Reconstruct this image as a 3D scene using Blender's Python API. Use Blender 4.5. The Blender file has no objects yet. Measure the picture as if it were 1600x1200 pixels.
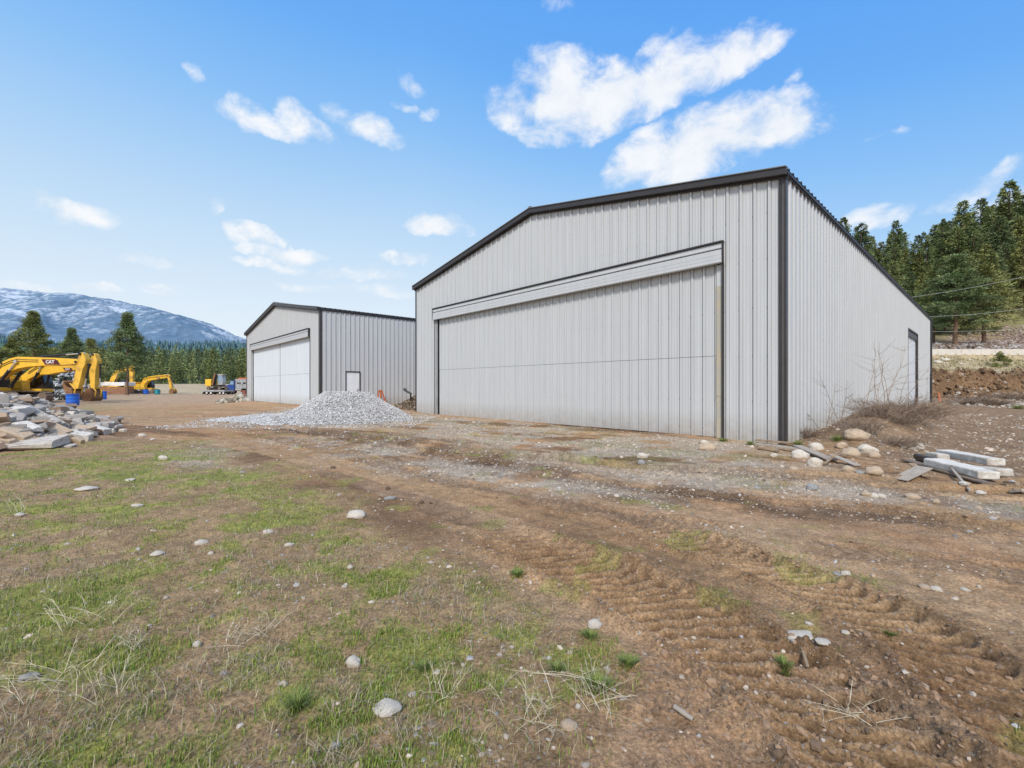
import bpy, bmesh, math, random
import numpy as np
from mathutils import Vector, Matrix, noise as mnoise
rng = np.random.default_rng(7); random.seed(7)
sc = bpy.context.scene; col = sc.collection
R = math.radians
EYE = 1.46; F = 700.0; HZ = 605.0
SA, CA = math.sin(R(42.7)), math.cos(R(42.7))

# ------------------------------------------------------------------ noise
LAT = rng.random((256, 256))
def vn(x, y, s=0):
    x = np.asarray(x, float) + s*17.31 + 5000; y = np.asarray(y, float) + s*9.73 + 5000
    xi = np.floor(x); yi = np.floor(y); fx = x-xi; fy = y-yi
    fx = fx*fx*fx*(fx*(fx*6-15)+10); fy = fy*fy*fy*(fy*(fy*6-15)+10)
    a = xi.astype(np.int64) & 255; b = yi.astype(np.int64) & 255
    a1 = (a+1) & 255; b1 = (b+1) & 255
    return (LAT[a, b]*(1-fx)+LAT[a1, b]*fx)*(1-fy)+(LAT[a, b1]*(1-fx)+LAT[a1, b1]*fx)*fy
def fbm(x, y, o=4, s=0, g=.5):
    t = 0; w = 1; n = 0
    for k in range(o):
        c, d = math.cos(k*1.1+s), math.sin(k*1.1+s)
        X = x*c-y*d; Y = x*d+y*c
        t = t+w*vn(X*2**k, Y*2**k, s+k*3); n += w; w *= g
    return t/n
def sst(a, b, x):
    t = np.clip((np.asarray(x, float)-a)/(b-a), 0, 1); return t*t*(3-2*t)
def G(px, py, z=0.0):
    Y = (EYE-z)*F/(py-HZ); return ((px-800)/F*Y, Y)

# ------------------------------------------------------------------ objects
def setp(o, label=None, cat=None, group=None, kind=None):
    if label: o['label'] = label
    if cat: o['category'] = cat
    if group: o['group'] = group
    if kind: o['kind'] = kind
    return o
def thing(name, label, cat, loc=(0, 0, 0), rz=0, group=None, scale=1):
    o = bpy.data.objects.new(name, None); col.objects.link(o)
    o.location = loc; o.rotation_euler = (0, 0, rz); o.scale = (scale,)*3
    o.empty_display_size = .2
    return setp(o, label, cat, group)
def npmesh(name, V, Fc, colr=None, mi=None, smooth=False):
    """V (n,3); Fc (m,k) uniform faces"""
    V = np.asarray(V, np.float32); Fc = np.asarray(Fc, np.int32)
    me = bpy.data.meshes.new(name); m, k = Fc.shape
    me.vertices.add(len(V)); me.vertices.foreach_set('co', V.ravel())
    me.loops.add(m*k); me.loops.foreach_set('vertex_index', Fc.ravel())
    me.polygons.add(m); me.polygons.foreach_set('loop_start', np.arange(0, m*k, k, dtype=np.int32))
    me.polygons.foreach_set('loop_total', np.full(m, k, np.int32))
    if mi is not None: me.polygons.foreach_set('material_index', np.asarray(mi, np.int32))
    me.polygons.foreach_set('use_smooth', np.full(m, smooth, bool))
    me.update(calc_edges=True)
    if colr is not None:
        at = me.color_attributes.new('Col', 'FLOAT_COLOR', 'POINT')
        c = np.ones((len(V), 4), np.float32); c[:, :colr.shape[1]] = colr
        at.data.foreach_set('color', c.ravel())
    return me
def link(name, me, mats=(), parent=None):
    o = bpy.data.objects.new(name, me); col.objects.link(o)
    for m in mats:
        if m.name not in [x.name for x in me.materials if x]: me.materials.append(m)
    if parent: o.parent = parent
    return o
class MB:
    def __init__(s): s.v = []; s.f = []; s.m = []; s.mi = 0
    def add(s, vs, fs):
        b = len(s.v); s.v += [tuple(v) for v in vs]
        for f in fs: s.f.append(tuple(b+i for i in f)); s.m.append(s.mi)
    def quad(s, *p): s.add(p, [tuple(range(len(p)))])
    def box(s, x0, x1, y0, y1, z0, z1):
        s.add([(x, y, z) for z in (z0, z1) for y in (y0, y1) for x in (x0, x1)],
              [(0, 2, 3, 1), (4, 5, 7, 6), (0, 1, 5, 4), (2, 6, 7, 3), (0, 4, 6, 2), (1, 3, 7, 5)])
    def prism(s, pts, y0, y1):          # polygon in XZ, extruded along y
        n = len(pts)
        a = sum(pts[i][0]*pts[(i+1) % n][1]-pts[(i+1) % n][0]*pts[i][1] for i in range(n))
        if a < 0: pts = pts[::-1]
        s.add([(x, y0, z) for x, z in pts]+[(x, y1, z) for x, z in pts],
              [tuple(range(n)), tuple(range(2*n-1, n-1, -1))]+[(i, i+n, (i+1) % n+n, (i+1) % n) for i in range(n)])
    def cyl(s, p0, p1, r, n=12, r1=None, cap=True):
        p0 = Vector(p0); p1 = Vector(p1); d = (p1-p0).normalized()
        a = d.orthogonal().normalized(); b = d.cross(a); r1 = r if r1 is None else r1
        vs = []
        for p, q in ((p0, r), (p1, r1)):
            for i in range(n):
                t = 2*math.pi*i/n; vs.append(p+(a*math.cos(t)+b*math.sin(t))*q)
        fs = [(i, (i+1) % n, (i+1) % n+n, i+n) for i in range(n)]
        if cap: fs += [tuple(range(n-1, -1, -1)), tuple(range(n, 2*n))]
        s.add(vs, fs)
    def tube(s, pts, r0, r1=None, n=4):
        r1 = r0 if r1 is None else r1; P = [Vector(p) for p in pts]; L = len(P); vs = []
        for k, p in enumerate(P):
            d = (P[min(k+1, L-1)]-P[max(k-1, 0)]).normalized()
            a = d.cross(Vector((.31, .77, .55))).normalized(); b = d.cross(a); r = r0+(r1-r0)*k/(L-1)
            for i in range(n):
                t = 2*math.pi*i/n; vs.append(p+(a*math.cos(t)+b*math.sin(t))*r)
        fs = [(k*n+i, k*n+(i+1) % n, (k+1)*n+(i+1) % n, (k+1)*n+i) for k in range(L-1) for i in range(n)]
        s.add(vs, fs)
    def build(s, name, mats, parent=None, bevel=0, smooth=False):
        me = bpy.data.meshes.new(name); me.from_pydata(s.v, [], s.f)
        if not isinstance(mats, (list, tuple)): mats = [mats]
        for m in mats: me.materials.append(m)
        me.polygons.foreach_set('material_index', s.m)
        if smooth: me.polygons.foreach_set('use_smooth', [True]*len(s.f))
        me.update(); o = bpy.data.objects.new(name, me); col.objects.link(o)
        if parent: o.parent = parent
        if bevel:
            b = o.modifiers.new('bevel', 'BEVEL'); b.width = bevel; b.segments = 2; b.limit_method = 'ANGLE'; b.angle_limit = R(40)
        return o

# ------------------------------------------------------------------ materials
def M(name, c, rough=.6, metal=0, var=.12, scale=3.0, bump=0.0, bscale=40.0, col2=None, vcol=False, dirt=None, spec=.5, obj=True, bumpd=.02):
    m = bpy.data.materials.new(name); m.use_nodes = True; nt = m.node_tree; N = nt.nodes; L = nt.links
    bs = N['Principled BSDF']; bs.inputs['Roughness'].default_value = rough; bs.inputs['Metallic'].default_value = metal
    bs.inputs['Specular IOR Level'].default_value = spec
    tc = N.new('ShaderNodeTexCoord'); src = tc.outputs['Object']
    nz = N.new('ShaderNodeTexNoise'); nz.inputs['Scale'].default_value = scale; nz.inputs['Detail'].default_value = 7
    nz.inputs['Roughness'].default_value = .62; L.new(src, nz.inputs['Vector'])
    rp = N.new('ShaderNodeValToRGB'); L.new(nz.outputs['Fac'], rp.inputs[0])
    c2 = col2 or tuple(min(1, x*(1+var)) for x in c); c1 = c if col2 else tuple(x*(1-var) for x in c)
    rp.color_ramp.elements[0].position = .32; rp.color_ramp.elements[1].position = .68
    rp.color_ramp.elements[0].color = (*c1, 1); rp.color_ramp.elements[1].color = (*c2, 1)
    out = rp.outputs[0]
    if vcol:
        at = N.new('ShaderNodeVertexColor'); at.layer_name = 'Col'
        mx = N.new('ShaderNodeMix'); mx.data_type = 'RGBA'; mx.blend_type = 'MULTIPLY'; mx.inputs[0].default_value = 1
        L.new(out, mx.inputs[6]); L.new(at.outputs['Color'], mx.inputs[7]); out = mx.outputs[2]
    if dirt:
        n2 = N.new('ShaderNodeTexNoise'); n2.inputs['Scale'].default_value = scale*.35; n2.inputs['Detail'].default_value = 9
        n2.inputs['Roughness'].default_value = .7; L.new(src, n2.inputs['Vector'])
        r2 = N.new('ShaderNodeValToRGB'); r2.color_ramp.elements[0].position = .5; r2.color_ramp.elements[1].position = .66
        L.new(n2.outputs['Fac'], r2.inputs[0])
        ml = N.new('ShaderNodeMath'); ml.operation = 'MULTIPLY'; ml.inputs[1].default_value = dirt[1]; L.new(r2.outputs[0], ml.inputs[0])
        mx = N.new('ShaderNodeMix'); mx.data_type = 'RGBA'; L.new(ml.outputs[0], mx.inputs[0])
        L.new(out, mx.inputs[6]); mx.inputs[7].default_value = (*dirt[0], 1); out = mx.outputs[2]
    L.new(out, bs.inputs['Base Color'])
    if bump:
        n3 = N.new('ShaderNodeTexNoise'); n3.inputs['Scale'].default_value = bscale; n3.inputs['Detail'].default_value = 6
        L.new(src, n3.inputs['Vector'])
        bp = N.new('ShaderNodeBump'); bp.inputs['Strength'].default_value = bump; bp.inputs['Distance'].default_value = bumpd
        L.new(n3.outputs['Fac'], bp.inputs['Height']); L.new(bp.outputs[0], bs.inputs['Normal'])
    return m
def wall_mat(name, c, rough=.38):
    """painted steel sheet: faint oil canning, streaks below screws, splash dirt near the ground"""
    m = bpy.data.materials.new(name); m.use_nodes = True; nt = m.node_tree; N = nt.nodes; L = nt.links
    bs = N['Principled BSDF']; bs.inputs['Roughness'].default_value = rough; bs.inputs['Metallic'].default_value = 0.0
    tc = N.new('ShaderNodeTexCoord')
    mp = N.new('ShaderNodeMapping'); mp.inputs['Scale'].default_value = (6, 6, .35); L.new(tc.outputs['Object'], mp.inputs[0])
    nz = N.new('ShaderNodeTexNoise'); nz.inputs['Scale'].default_value = 1.2; nz.inputs['Detail'].default_value = 6; L.new(mp.outputs[0], nz.inputs['Vector'])
    rp = N.new('ShaderNodeValToRGB'); L.new(nz.outputs['Fac'], rp.inputs[0])
    rp.color_ramp.elements[0].position = .3; rp.color_ramp.elements[1].position = .7
    rp.color_ramp.elements[0].color = (*[x*.95 for x in c], 1); rp.color_ramp.elements[1].color = (*[x*1.04 for x in c], 1)
    sep = N.new('ShaderNodeSeparateXYZ'); L.new(tc.outputs['Object'], sep.inputs[0])
    mr = N.new('ShaderNodeMapRange'); mr.inputs[1].default_value = .05; mr.inputs[2].default_value = .75; mr.inputs[3].default_value = .95; mr.inputs[4].default_value = 0
    L.new(sep.outputs['Z'], mr.inputs[0])
    n2 = N.new('ShaderNodeTexNoise'); n2.inputs['Scale'].default_value = 5; n2.inputs['Detail'].default_value = 8; L.new(tc.outputs['Object'], n2.inputs['Vector'])
    ml = N.new('ShaderNodeMath'); ml.operation = 'MULTIPLY'; L.new(mr.outputs[0], ml.inputs[0]); L.new(n2.outputs['Fac'], ml.inputs[1])
    mx = N.new('ShaderNodeMix'); mx.data_type = 'RGBA'; L.new(ml.outputs[0], mx.inputs[0]); L.new(rp.outputs[0], mx.inputs[6]); mx.inputs[7].default_value = (.30, .26, .21, 1)
    L.new(mx.outputs[2], bs.inputs['Base Color'])
    n3 = N.new('ShaderNodeTexNoise'); n3.inputs['Scale'].default_value = .9; n3.inputs['Detail'].default_value = 2; L.new(tc.outputs['Object'], n3.inputs['Vector'])
    bp = N.new('ShaderNodeBump'); bp.inputs['Strength'].default_value = .35; bp.inputs['Distance'].default_value = .03
    L.new(n3.outputs['Fac'], bp.inputs['Height']); L.new(bp.outputs[0], bs.inputs['Normal'])
    return m
mWall = wall_mat('grey_steel_sheet', (.52, .54, .555))
mWhiteSheet = wall_mat('white_steel_sheet', (.64, .70, .76))
mRibShade = M('rib_shade', (.16, .163, .17), .6); mRibShadePale = M('rib_shade_pale', (.42, .44, .46), .6)  # rib shadow painted as dark strips along the feet of the ribs
mScrew = M('screw', (.16, .16, .17), .5)
mTrim = M('charcoal_trim', (.038, .034, .034), .42, var=.15, bump=.1, bscale=5)
mTrimTop = M('trim_cap', (.16, .155, .155), .45)
mGap = M('dark_gap', (.012, .012, .013), .9)
mSeam = M('seam_line', (.10, .10, .105), .6)
mWood = M('weathered_wood', (.30, .22, .14), .85, var=.35, scale=9, bump=.5, bscale=30)
mPly = M('pale_board', (.50, .42, .30), .85, col2=(.40, .40, .36), scale=2)
mGreyWood = M('grey_wood', (.30, .26, .22), .9, col2=(.42, .37, .30), scale=12, bump=.5, bscale=30)
mDoorW = M('white_door', (.74, .77, .80), .45, var=.05)
mYel = M('yellow_paint', (.84, .49, .035), .45, var=.10, scale=1.5, dirt=((.22, .13, .06), .55), bump=.15, bscale=12)
mYel2 = M('yellow_paint_worn', (.74, .44, .05), .6, var=.15, scale=2, dirt=((.16, .09, .045), .8), bump=.3, bscale=14)
mRust = M('rusty_bucket', (.16, .075, .035), .8, col2=(.30, .16, .07), scale=2.5, bump=.5, bscale=10)
mBlk = M('black_steel', (.016, .016, .018), .45, var=.3)
mTrack = M('track_steel', (.13, .095, .07), .75, col2=(.24, .18, .13), scale=5, bump=.5)
mChrome = M('rod_chrome', (.62, .62, .62), .22, metal=.8)
mGlass = M('cab_glass', (.05, .065, .08), .08, var=.1, spec=.8)
mGlassB = M('blue_glass', (.22, .34, .46), .1, spec=.8)
mRed = M('decal_maroon', (.10, .008, .012), .5); mWhite = M('white_paint', (.78, .78, .76), .5, dirt=((.4, .36, .3), .4))
mBlue = M('blue_plastic', (.012, .13, .62), .42, var=.15, scale=2, dirt=((.10, .14, .25), .4)); mTeal = M('teal_plastic', (.02, .30, .34), .45, var=.15)
mTarp = M('blue_tarp', (.015, .20, .40), .5, col2=(.03, .32, .50), scale=3)
mSilver = M('silver_box', (.42, .44, .46), .4, metal=.3, dirt=((.22, .2, .18), .6)); mOrange = M('orange_paint', (.62, .14, .03), .6, col2=(.36, .12, .05), scale=9)
mTyre = M('tyre', (.025, .024, .023), .9); mNavy = M('blue_cab', (.02, .06, .24), .35)
mConc = M('concrete', (.43, .39, .34), .9, col2=(.60, .56, .50), scale=6, bump=.6, bscale=25, dirt=((.26, .20, .14), .85))
mConcW = M('pale_concrete', (.56, .53, .47), .9, col2=(.76, .73, .67), scale=6, bump=.6, bscale=30, dirt=((.30, .25, .19), .8))
mStoneL = M('pale_stone', (.52, .465, .385), .85, col2=(.70, .64, .55), scale=5, bump=.6, bscale=20)
mStoneT = M('tan_stone', (.42, .31, .21), .9, col2=(.56, .45, .33), scale=5, bump=.6, bscale=20)
mStoneG = M('grey_stone', (.24, .24, .235), .9, col2=(.40, .40, .39), scale=5, bump=.6, bscale=20)
mStoneB = M('brown_clod', (.13, .085, .055), .95, col2=(.22, .15, .10), scale=8, bump=.8, bscale=25)
mBark = M('bark', (.13, .075, .05), .95, col2=(.24, .15, .10), scale=6, bump=.8, bscale=8)
mNeedle = M('pine_needles', (1, 1, 1), .75, var=.25, scale=.5, vcol=True, spec=.25)
mBlade = M('grass_blades', (1, 1, 1), .7, var=.1, vcol=True, spec=.3)
mPeb = M('gravel_stones', (1, 1, 1), .88, var=.12, scale=30, vcol=True, spec=.3)
mTwig = M('dead_twigs', (.20, .145, .11), .9, col2=(.33, .26, .20), scale=9)
mStraw = M('dry_straw', (.52, .44, .30), .85, col2=(.66, .60, .46), scale=9)
mBush = M('shrub_leaves', (1, 1, 1), .8, vcol=True)
mHedge = M('wire', (.35, .38, .36), .5)

# ------------------------------------------------------------------ ground heights
def along(X, Y): return (X-7.06)*CA+(Y-11.6)*SA          # along the big hangar's side wall
def across(X, Y): return -(X-7.06)*SA+(Y-11.6)*CA        # along its front
def seg_dist(X, Y, pl):
    """distance, side and arc length to a polyline"""
    best = np.full(X.shape, 1e9); S = np.zeros(X.shape); D = np.zeros(X.shape); acc = 0
    for (x0, y0), (x1, y1) in zip(pl[:-1], pl[1:]):
        dx, dy = x1-x0, y1-y0; l = math.hypot(dx, dy); t = np.clip(((X-x0)*dx+(Y-y0)*dy)/l/l, 0, 1)
        ex = X-x0-t*dx; ey = Y-y0-t*dy; d = np.hypot(ex, ey); k = d < best
        best = np.where(k, d, best); S = np.where(k, acc+t*l, S); D = np.where(k, np.sign(dx*ey-dy*ex)*d, D); acc += l
    return best, D, S
def smooth_line(pl, n=40):
    P = np.array(pl, float); t = np.r_[0, np.cumsum(np.hypot(*np.diff(P, axis=0).T))]
    q = np.linspace(0, t[-1], n); o = np.c_[np.interp(q, t, P[:, 0]), np.interp(q, t, P[:, 1])]
    for _ in range(3): o[1:-1] = (o[:-2]+2*o[1:-1]+o[2:])/4
    return [tuple(p) for p in o]
# tyre tracks: centre line, width, depth, lug pitch, lug height
TR = [
 ([(-.35, 4.75), (.12, 4.1), (.66, 3.46), (1.18, 2.72), (1.36, 2.25), (1.42, 1.9), (1.4, 1.2)], .62, .060, .125, .052),
 ([(1.15, 5.0), (1.6, 4.3), (2.13, 3.4), (2.30, 2.96), (2.36, 2.69), (2.32, 2.38), (2.2, 2.0), (2.0, 1.2)], .50, .048, .11, .040),
 ([(-9, 16.3), (-5, 13.0), (-1.5, 9.4), (1.2, 7.0), (3.6, 5.3), (5.6, 4.3), (9, 3.0)], .5, .026, .13, .003),
 ([(-9, 14.6), (-5.5, 11.6), (-2.6, 8.6), (-.2, 6.2), (1.9, 4.6), (3.6, 3.6), (5.2, 2.9), (8, 2)], .45, .02, .12, .003),
 ([(-10.5, 18.2), (-6, 14.2), (-2, 10.8), (1.6, 8.5), (4.6, 7.0), (8, 5.9), (12, 5.2)], .6, .05, .14, .008),
 ([(-4.2, 12.5), (-1.2, 10.0), (2.6, 8.2), (6.4, 7.0), (11, 6.5)], .5, .04, .14, .006),
 ([(6.4, 5.3), (5.0, 4.9), (3.9, 5.7), (3.6, 6.9)], .3, .02, .08, .014),
]
TR = [(smooth_line(a), *b) for a, *b in TR]
def tracks(X, Y):
    h = np.zeros(X.shape); dark = np.zeros(X.shape)
    for k, (pl, w, dep, pit, lug) in enumerate(TR):
        xs = [p[0] for p in pl]; ys = [p[1] for p in pl]
        m = (X > min(xs)-1) & (X < max(xs)+1) & (Y > min(ys)-1) & (Y < max(ys)+1)
        if not m.any(): continue
        x, y = X[m], Y[m]; wx = x+.05*(fbm(x*3, y*3, 2, 5)-.5); wy = y+.05*(fbm(x*3, y*3, 2, 8)-.5)
        d, D, S = seg_dist(wx, wy, pl)
        L = sum(math.dist(a, b) for a, b in zip(pl[:-1], pl[1:]))
        fade = sst(0, 1.2, S)*sst(0, .5, L-S)*(sst(.25, .5, fbm(x*.8, y*.8, 3, 20+k)) if k > 1 else sst(.08, .3, fbm(x*.8, y*.8, 3, 20+k)))
        ins = 1-sst(w*.44, w*.56, d)
        ph = S/pit+(-D/w*2.3 if k < 2 else abs(D)/w*1.6)+.8*(D/w)**2+fbm(x*2.0, y*2.0, 3, 31)*1.3
        lg = (np.abs((ph % 1)-.5)*2); lg = sst(.3, .72, lg)*(.7+.6*fbm(x*4, y*4, 3, 78))
        rim = np.exp(-((d-w*.60)/.05)**2)*(.3+1.4*fbm(x*12, y*12, 3, 41))
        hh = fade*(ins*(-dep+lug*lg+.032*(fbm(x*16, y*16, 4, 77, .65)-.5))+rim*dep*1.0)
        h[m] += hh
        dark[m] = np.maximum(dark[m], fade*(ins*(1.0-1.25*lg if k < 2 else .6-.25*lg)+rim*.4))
    return h, dark
def mound(X, Y, cx, cy, rx, ry, h, rot=0, p=1.0):
    c, s = math.cos(rot), math.sin(rot); a = ((X-cx)*c+(Y-cy)*s)/rx; b = (-(X-cx)*s+(Y-cy)*c)/ry
    return h*np.exp(-(a*a+b*b)**p)
ROADZ = 5.9
def hill(X, Y):
    wob = 1.6*(fbm(X*.12, Y*.05, 3, 3)-.5)
    y = Y+wob
    z = np.interp(y, [30, 40, 43.6, 44.6, 45.6, 51, 57.5, 58.8, 66.5, 69, 110, 132, 180, 400], [0, .1, .5, 1.4, 2.9, 3.6, 5.3, ROADZ, ROADZ, 6.6, 23.5, 28, 26, 10])
    z = np.where((Y > 58.2) & (Y < 66), ROADZ, z)
    off = z+sst(67, 90, Y)*5*(fbm(X*.04, Y*.04, 4, 12)-.5)*2+(sst(43, 44, y)-sst(45.6, 47, y))*2.2*(fbm(X*.8, Y*.8, 6, 13, .7)-.5)
    return off*sst(25, 37, X)
def hz(X, Y, fine=True):
    X = np.asarray(X, float); Y = np.asarray(Y, float)
    r = np.hypot(X, Y)
    z = np.interp(Y, [0, 100, 200, 260, 420, 900, 1500, 2500, 6000], [0, .05, 2.6, 4, 16, 60, 150, 130, 100])
    z = z*(1-sst(20, 60, X)*(1-sst(300, 900, r)))
    z = z+sst(300, 900, r)*(fbm(X*.0018, Y*.0018, 4, 9)-.5)*90
    z = z+hill(X, Y)
    # soft undulation, kept off the camera spot and the building pads
    z = z+.10*(fbm(X*.25, Y*.25, 4, 1)-.5)*sst(1.5, 5, r)*(1-sst(30, 60, r)) + .35*(fbm(X*.05, Y*.05, 3, 2)-.5)*sst(30, 70, r)
    # raised pad of the far hangar, berm along the near one, soil heap in the gap
    z = z+.28*sst(-1, 2.2, (X+11.7)*CA+(Y-27.3)*SA+1.2)*sst(21, 18.6, -(X+11.7)*SA+(Y-27.3)*CA)*sst(-6.5, -2.5, -(X+11.7)*SA+(Y-27.3)*CA)*(1-sst(60, 80, r))
    al, ac = along(X, Y), across(X, Y)
    z = z+.42*np.exp(-((ac+1.1)/1.0)**2)*sst(1.0, 4.5, al)*(1-sst(26, 34, al))*(.5+fbm(X*.7, Y*.7, 3, 4))
    z = z+mound(X, Y, 8.5, 11.0, .9, .7, .34, .5)+mound(X, Y, 9.9, 12.3, 1.3, .9, .50, .7)+mound(X, Y, 12.2, 14.3, 2.0, 1.0, .42, .74)
    z = z+mound(X, Y, -4.7, 27.6, 1.6, 1.6, .72)+mound(X, Y, -5.9, 28.6, 1.0, 1.0, .3)
    z = z+mound(X, Y, -60, 190, 25, 12, 6)
    if fine:
        n = 1-sst(14, 40, r)
        z = z+.030*(fbm(X*1.6, Y*1.6, 4, 6)-.5)*n*2
        z = z+.017*(fbm(X*9, Y*9, 4, 7, .6)-.5)*n*2
        z = z+tracks(X, Y)[0]
        # torn clods lower right
        cl = mound(X, Y, 1.35, 1.95, .55, .35, 1)+.8*mound(X, Y, .75, 2.15, .4, .3, 1)
        z = z+cl*.035*(fbm(X*11, Y*11, 4, 15)-.5)*2
    return z
def gz(x, y): return float(hz(np.array([x]), np.array([y]))[0])
def poly_sd(X, Y, P):
    """signed distance (positive inside) to a polygon"""
    n = len(P); d = np.full(X.shape, 1e9); ins = np.zeros(X.shape, bool)
    for i in range(n):
        x0, y0 = P[i]; x1, y1 = P[(i+1) % n]; dx, dy = x1-x0, y1-y0; l2 = dx*dx+dy*dy+1e-12
        t = np.clip(((X-x0)*dx+(Y-y0)*dy)/l2, 0, 1); d = np.minimum(d, np.hypot(X-x0-t*dx, Y-y0-t*dy))
        c = ((y0 > Y) != (y1 > Y)) & (X < (x1-x0)*(Y-y0)/(y1-y0+1e-12)+x0); ins ^= c
    return np.where(ins, d, -d)
def gp(*pts): return [G(*p) for p in pts]
def GZ(px, py):
    """foot point on the real ground for a picture position"""
    x, y = G(px, py)
    for _ in range(12):
        z = gz(x, y); y2 = (EYE-z)*F/(py-HZ); y = y+.6*(y2-y); x = (px-800)/F*y
    return (x, y)
P_GRASS = gp((-900, 716), (0, 706), (200, 690), (300, 700), (390, 722), (470, 760), (560, 800), (620, 860), (760, 910), (880, 970), (980, 1010), (960, 1080), (900, 1300), (-1500, 1300), (-2600, 800))
P_GRAV = gp((600, 648), (660, 650), (1190, 692), (1250, 722), (1400, 765), (1640, 800), (1640, 812), (1380, 790), (1150, 765), (950, 740), (800, 706), (620, 674))
P_GRAV2 = gp((420, 690), (520, 685), (700, 702), (850, 738), (1000, 762), (990, 775), (800, 764), (650, 742), (500, 712))
P_GRAV3 = gp((292, 700), (330, 694), (365, 712), (352, 732), (318, 728))
P_TAIL = gp((352, 657), (440, 640), (640, 648), (630, 660), (560, 670), (440, 668))
P_DARK = gp((380, 664), (560, 676), (720, 695), (900, 730), (1080, 758), (1300, 788), (1500, 806), (1500, 822), (1250, 806), (1000, 780), (800, 738), (640, 706), (380, 676))
P_FARG = gp((100, 640), (175, 622), (250, 613), (330, 611), (330, 617), (240, 622), (200, 628), (120, 646))
# ------------------------------------------------------------------ ground colours
def gmasks(X, Y):
    r = np.hypot(X, Y); w = np.clip(r*.09, .15, 2)
    n1 = fbm(X*.9, Y*.9, 4, 50)-.5; n2 = fbm(X*3, Y*3, 4, 51)-.5
    def pm(P, soft=1.0, wob=2.2):
        d = poly_sd(X, Y, P)+w*wob*n1+w*n2*.9
        return sst(-w*soft*.8, w*soft*.8, d)
    g = pm(P_GRASS, 1.3)
    patch = fbm(X*.8, Y*1.1, 4, 52)*.42+fbm(X*3.2, Y*3.2, 5, 53, .7)*.58
    grass = g*(.06+.94*sst(.43, .60, patch+.03*sst(6, 3, r)+.005))
    stray = sst(.66, .74, fbm(X*2.2, Y*2.2, 4, 54))*(1-g)*(1-sst(14, 20, r))*.45*sst(4.6, 2.0, X)
    fg = pm(P_FARG, 1, 1)*sst(.35, .6, fbm(X*.5, Y*.5, 4, 55))
    grav = np.maximum.reduce([pm(P_GRAV)*sst(.33, .56, fbm(X*1.1, Y*1.1, 4, 56)+.04), pm(P_GRAV2, 1.4)*sst(.38, .60, fbm(X*1.3, Y*1.3, 4, 57)+.03),
                              pm(P_GRAV3)*.9, pm(P_TAIL)])
    wg = pm(P_GRAV)*sst(.55, .68, fbm(X*.8, Y*.8, 4, 58))*.55          # thin weeds in the gravel strip
    dark = pm(P_DARK, .8, 1.6)*sst(.3, .55, fbm(X*1.5, Y*1.5, 4, 59)+.05)
    return g, grass, stray, fg, grav, wg, dark
def C(*c): return np.array(c)
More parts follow.
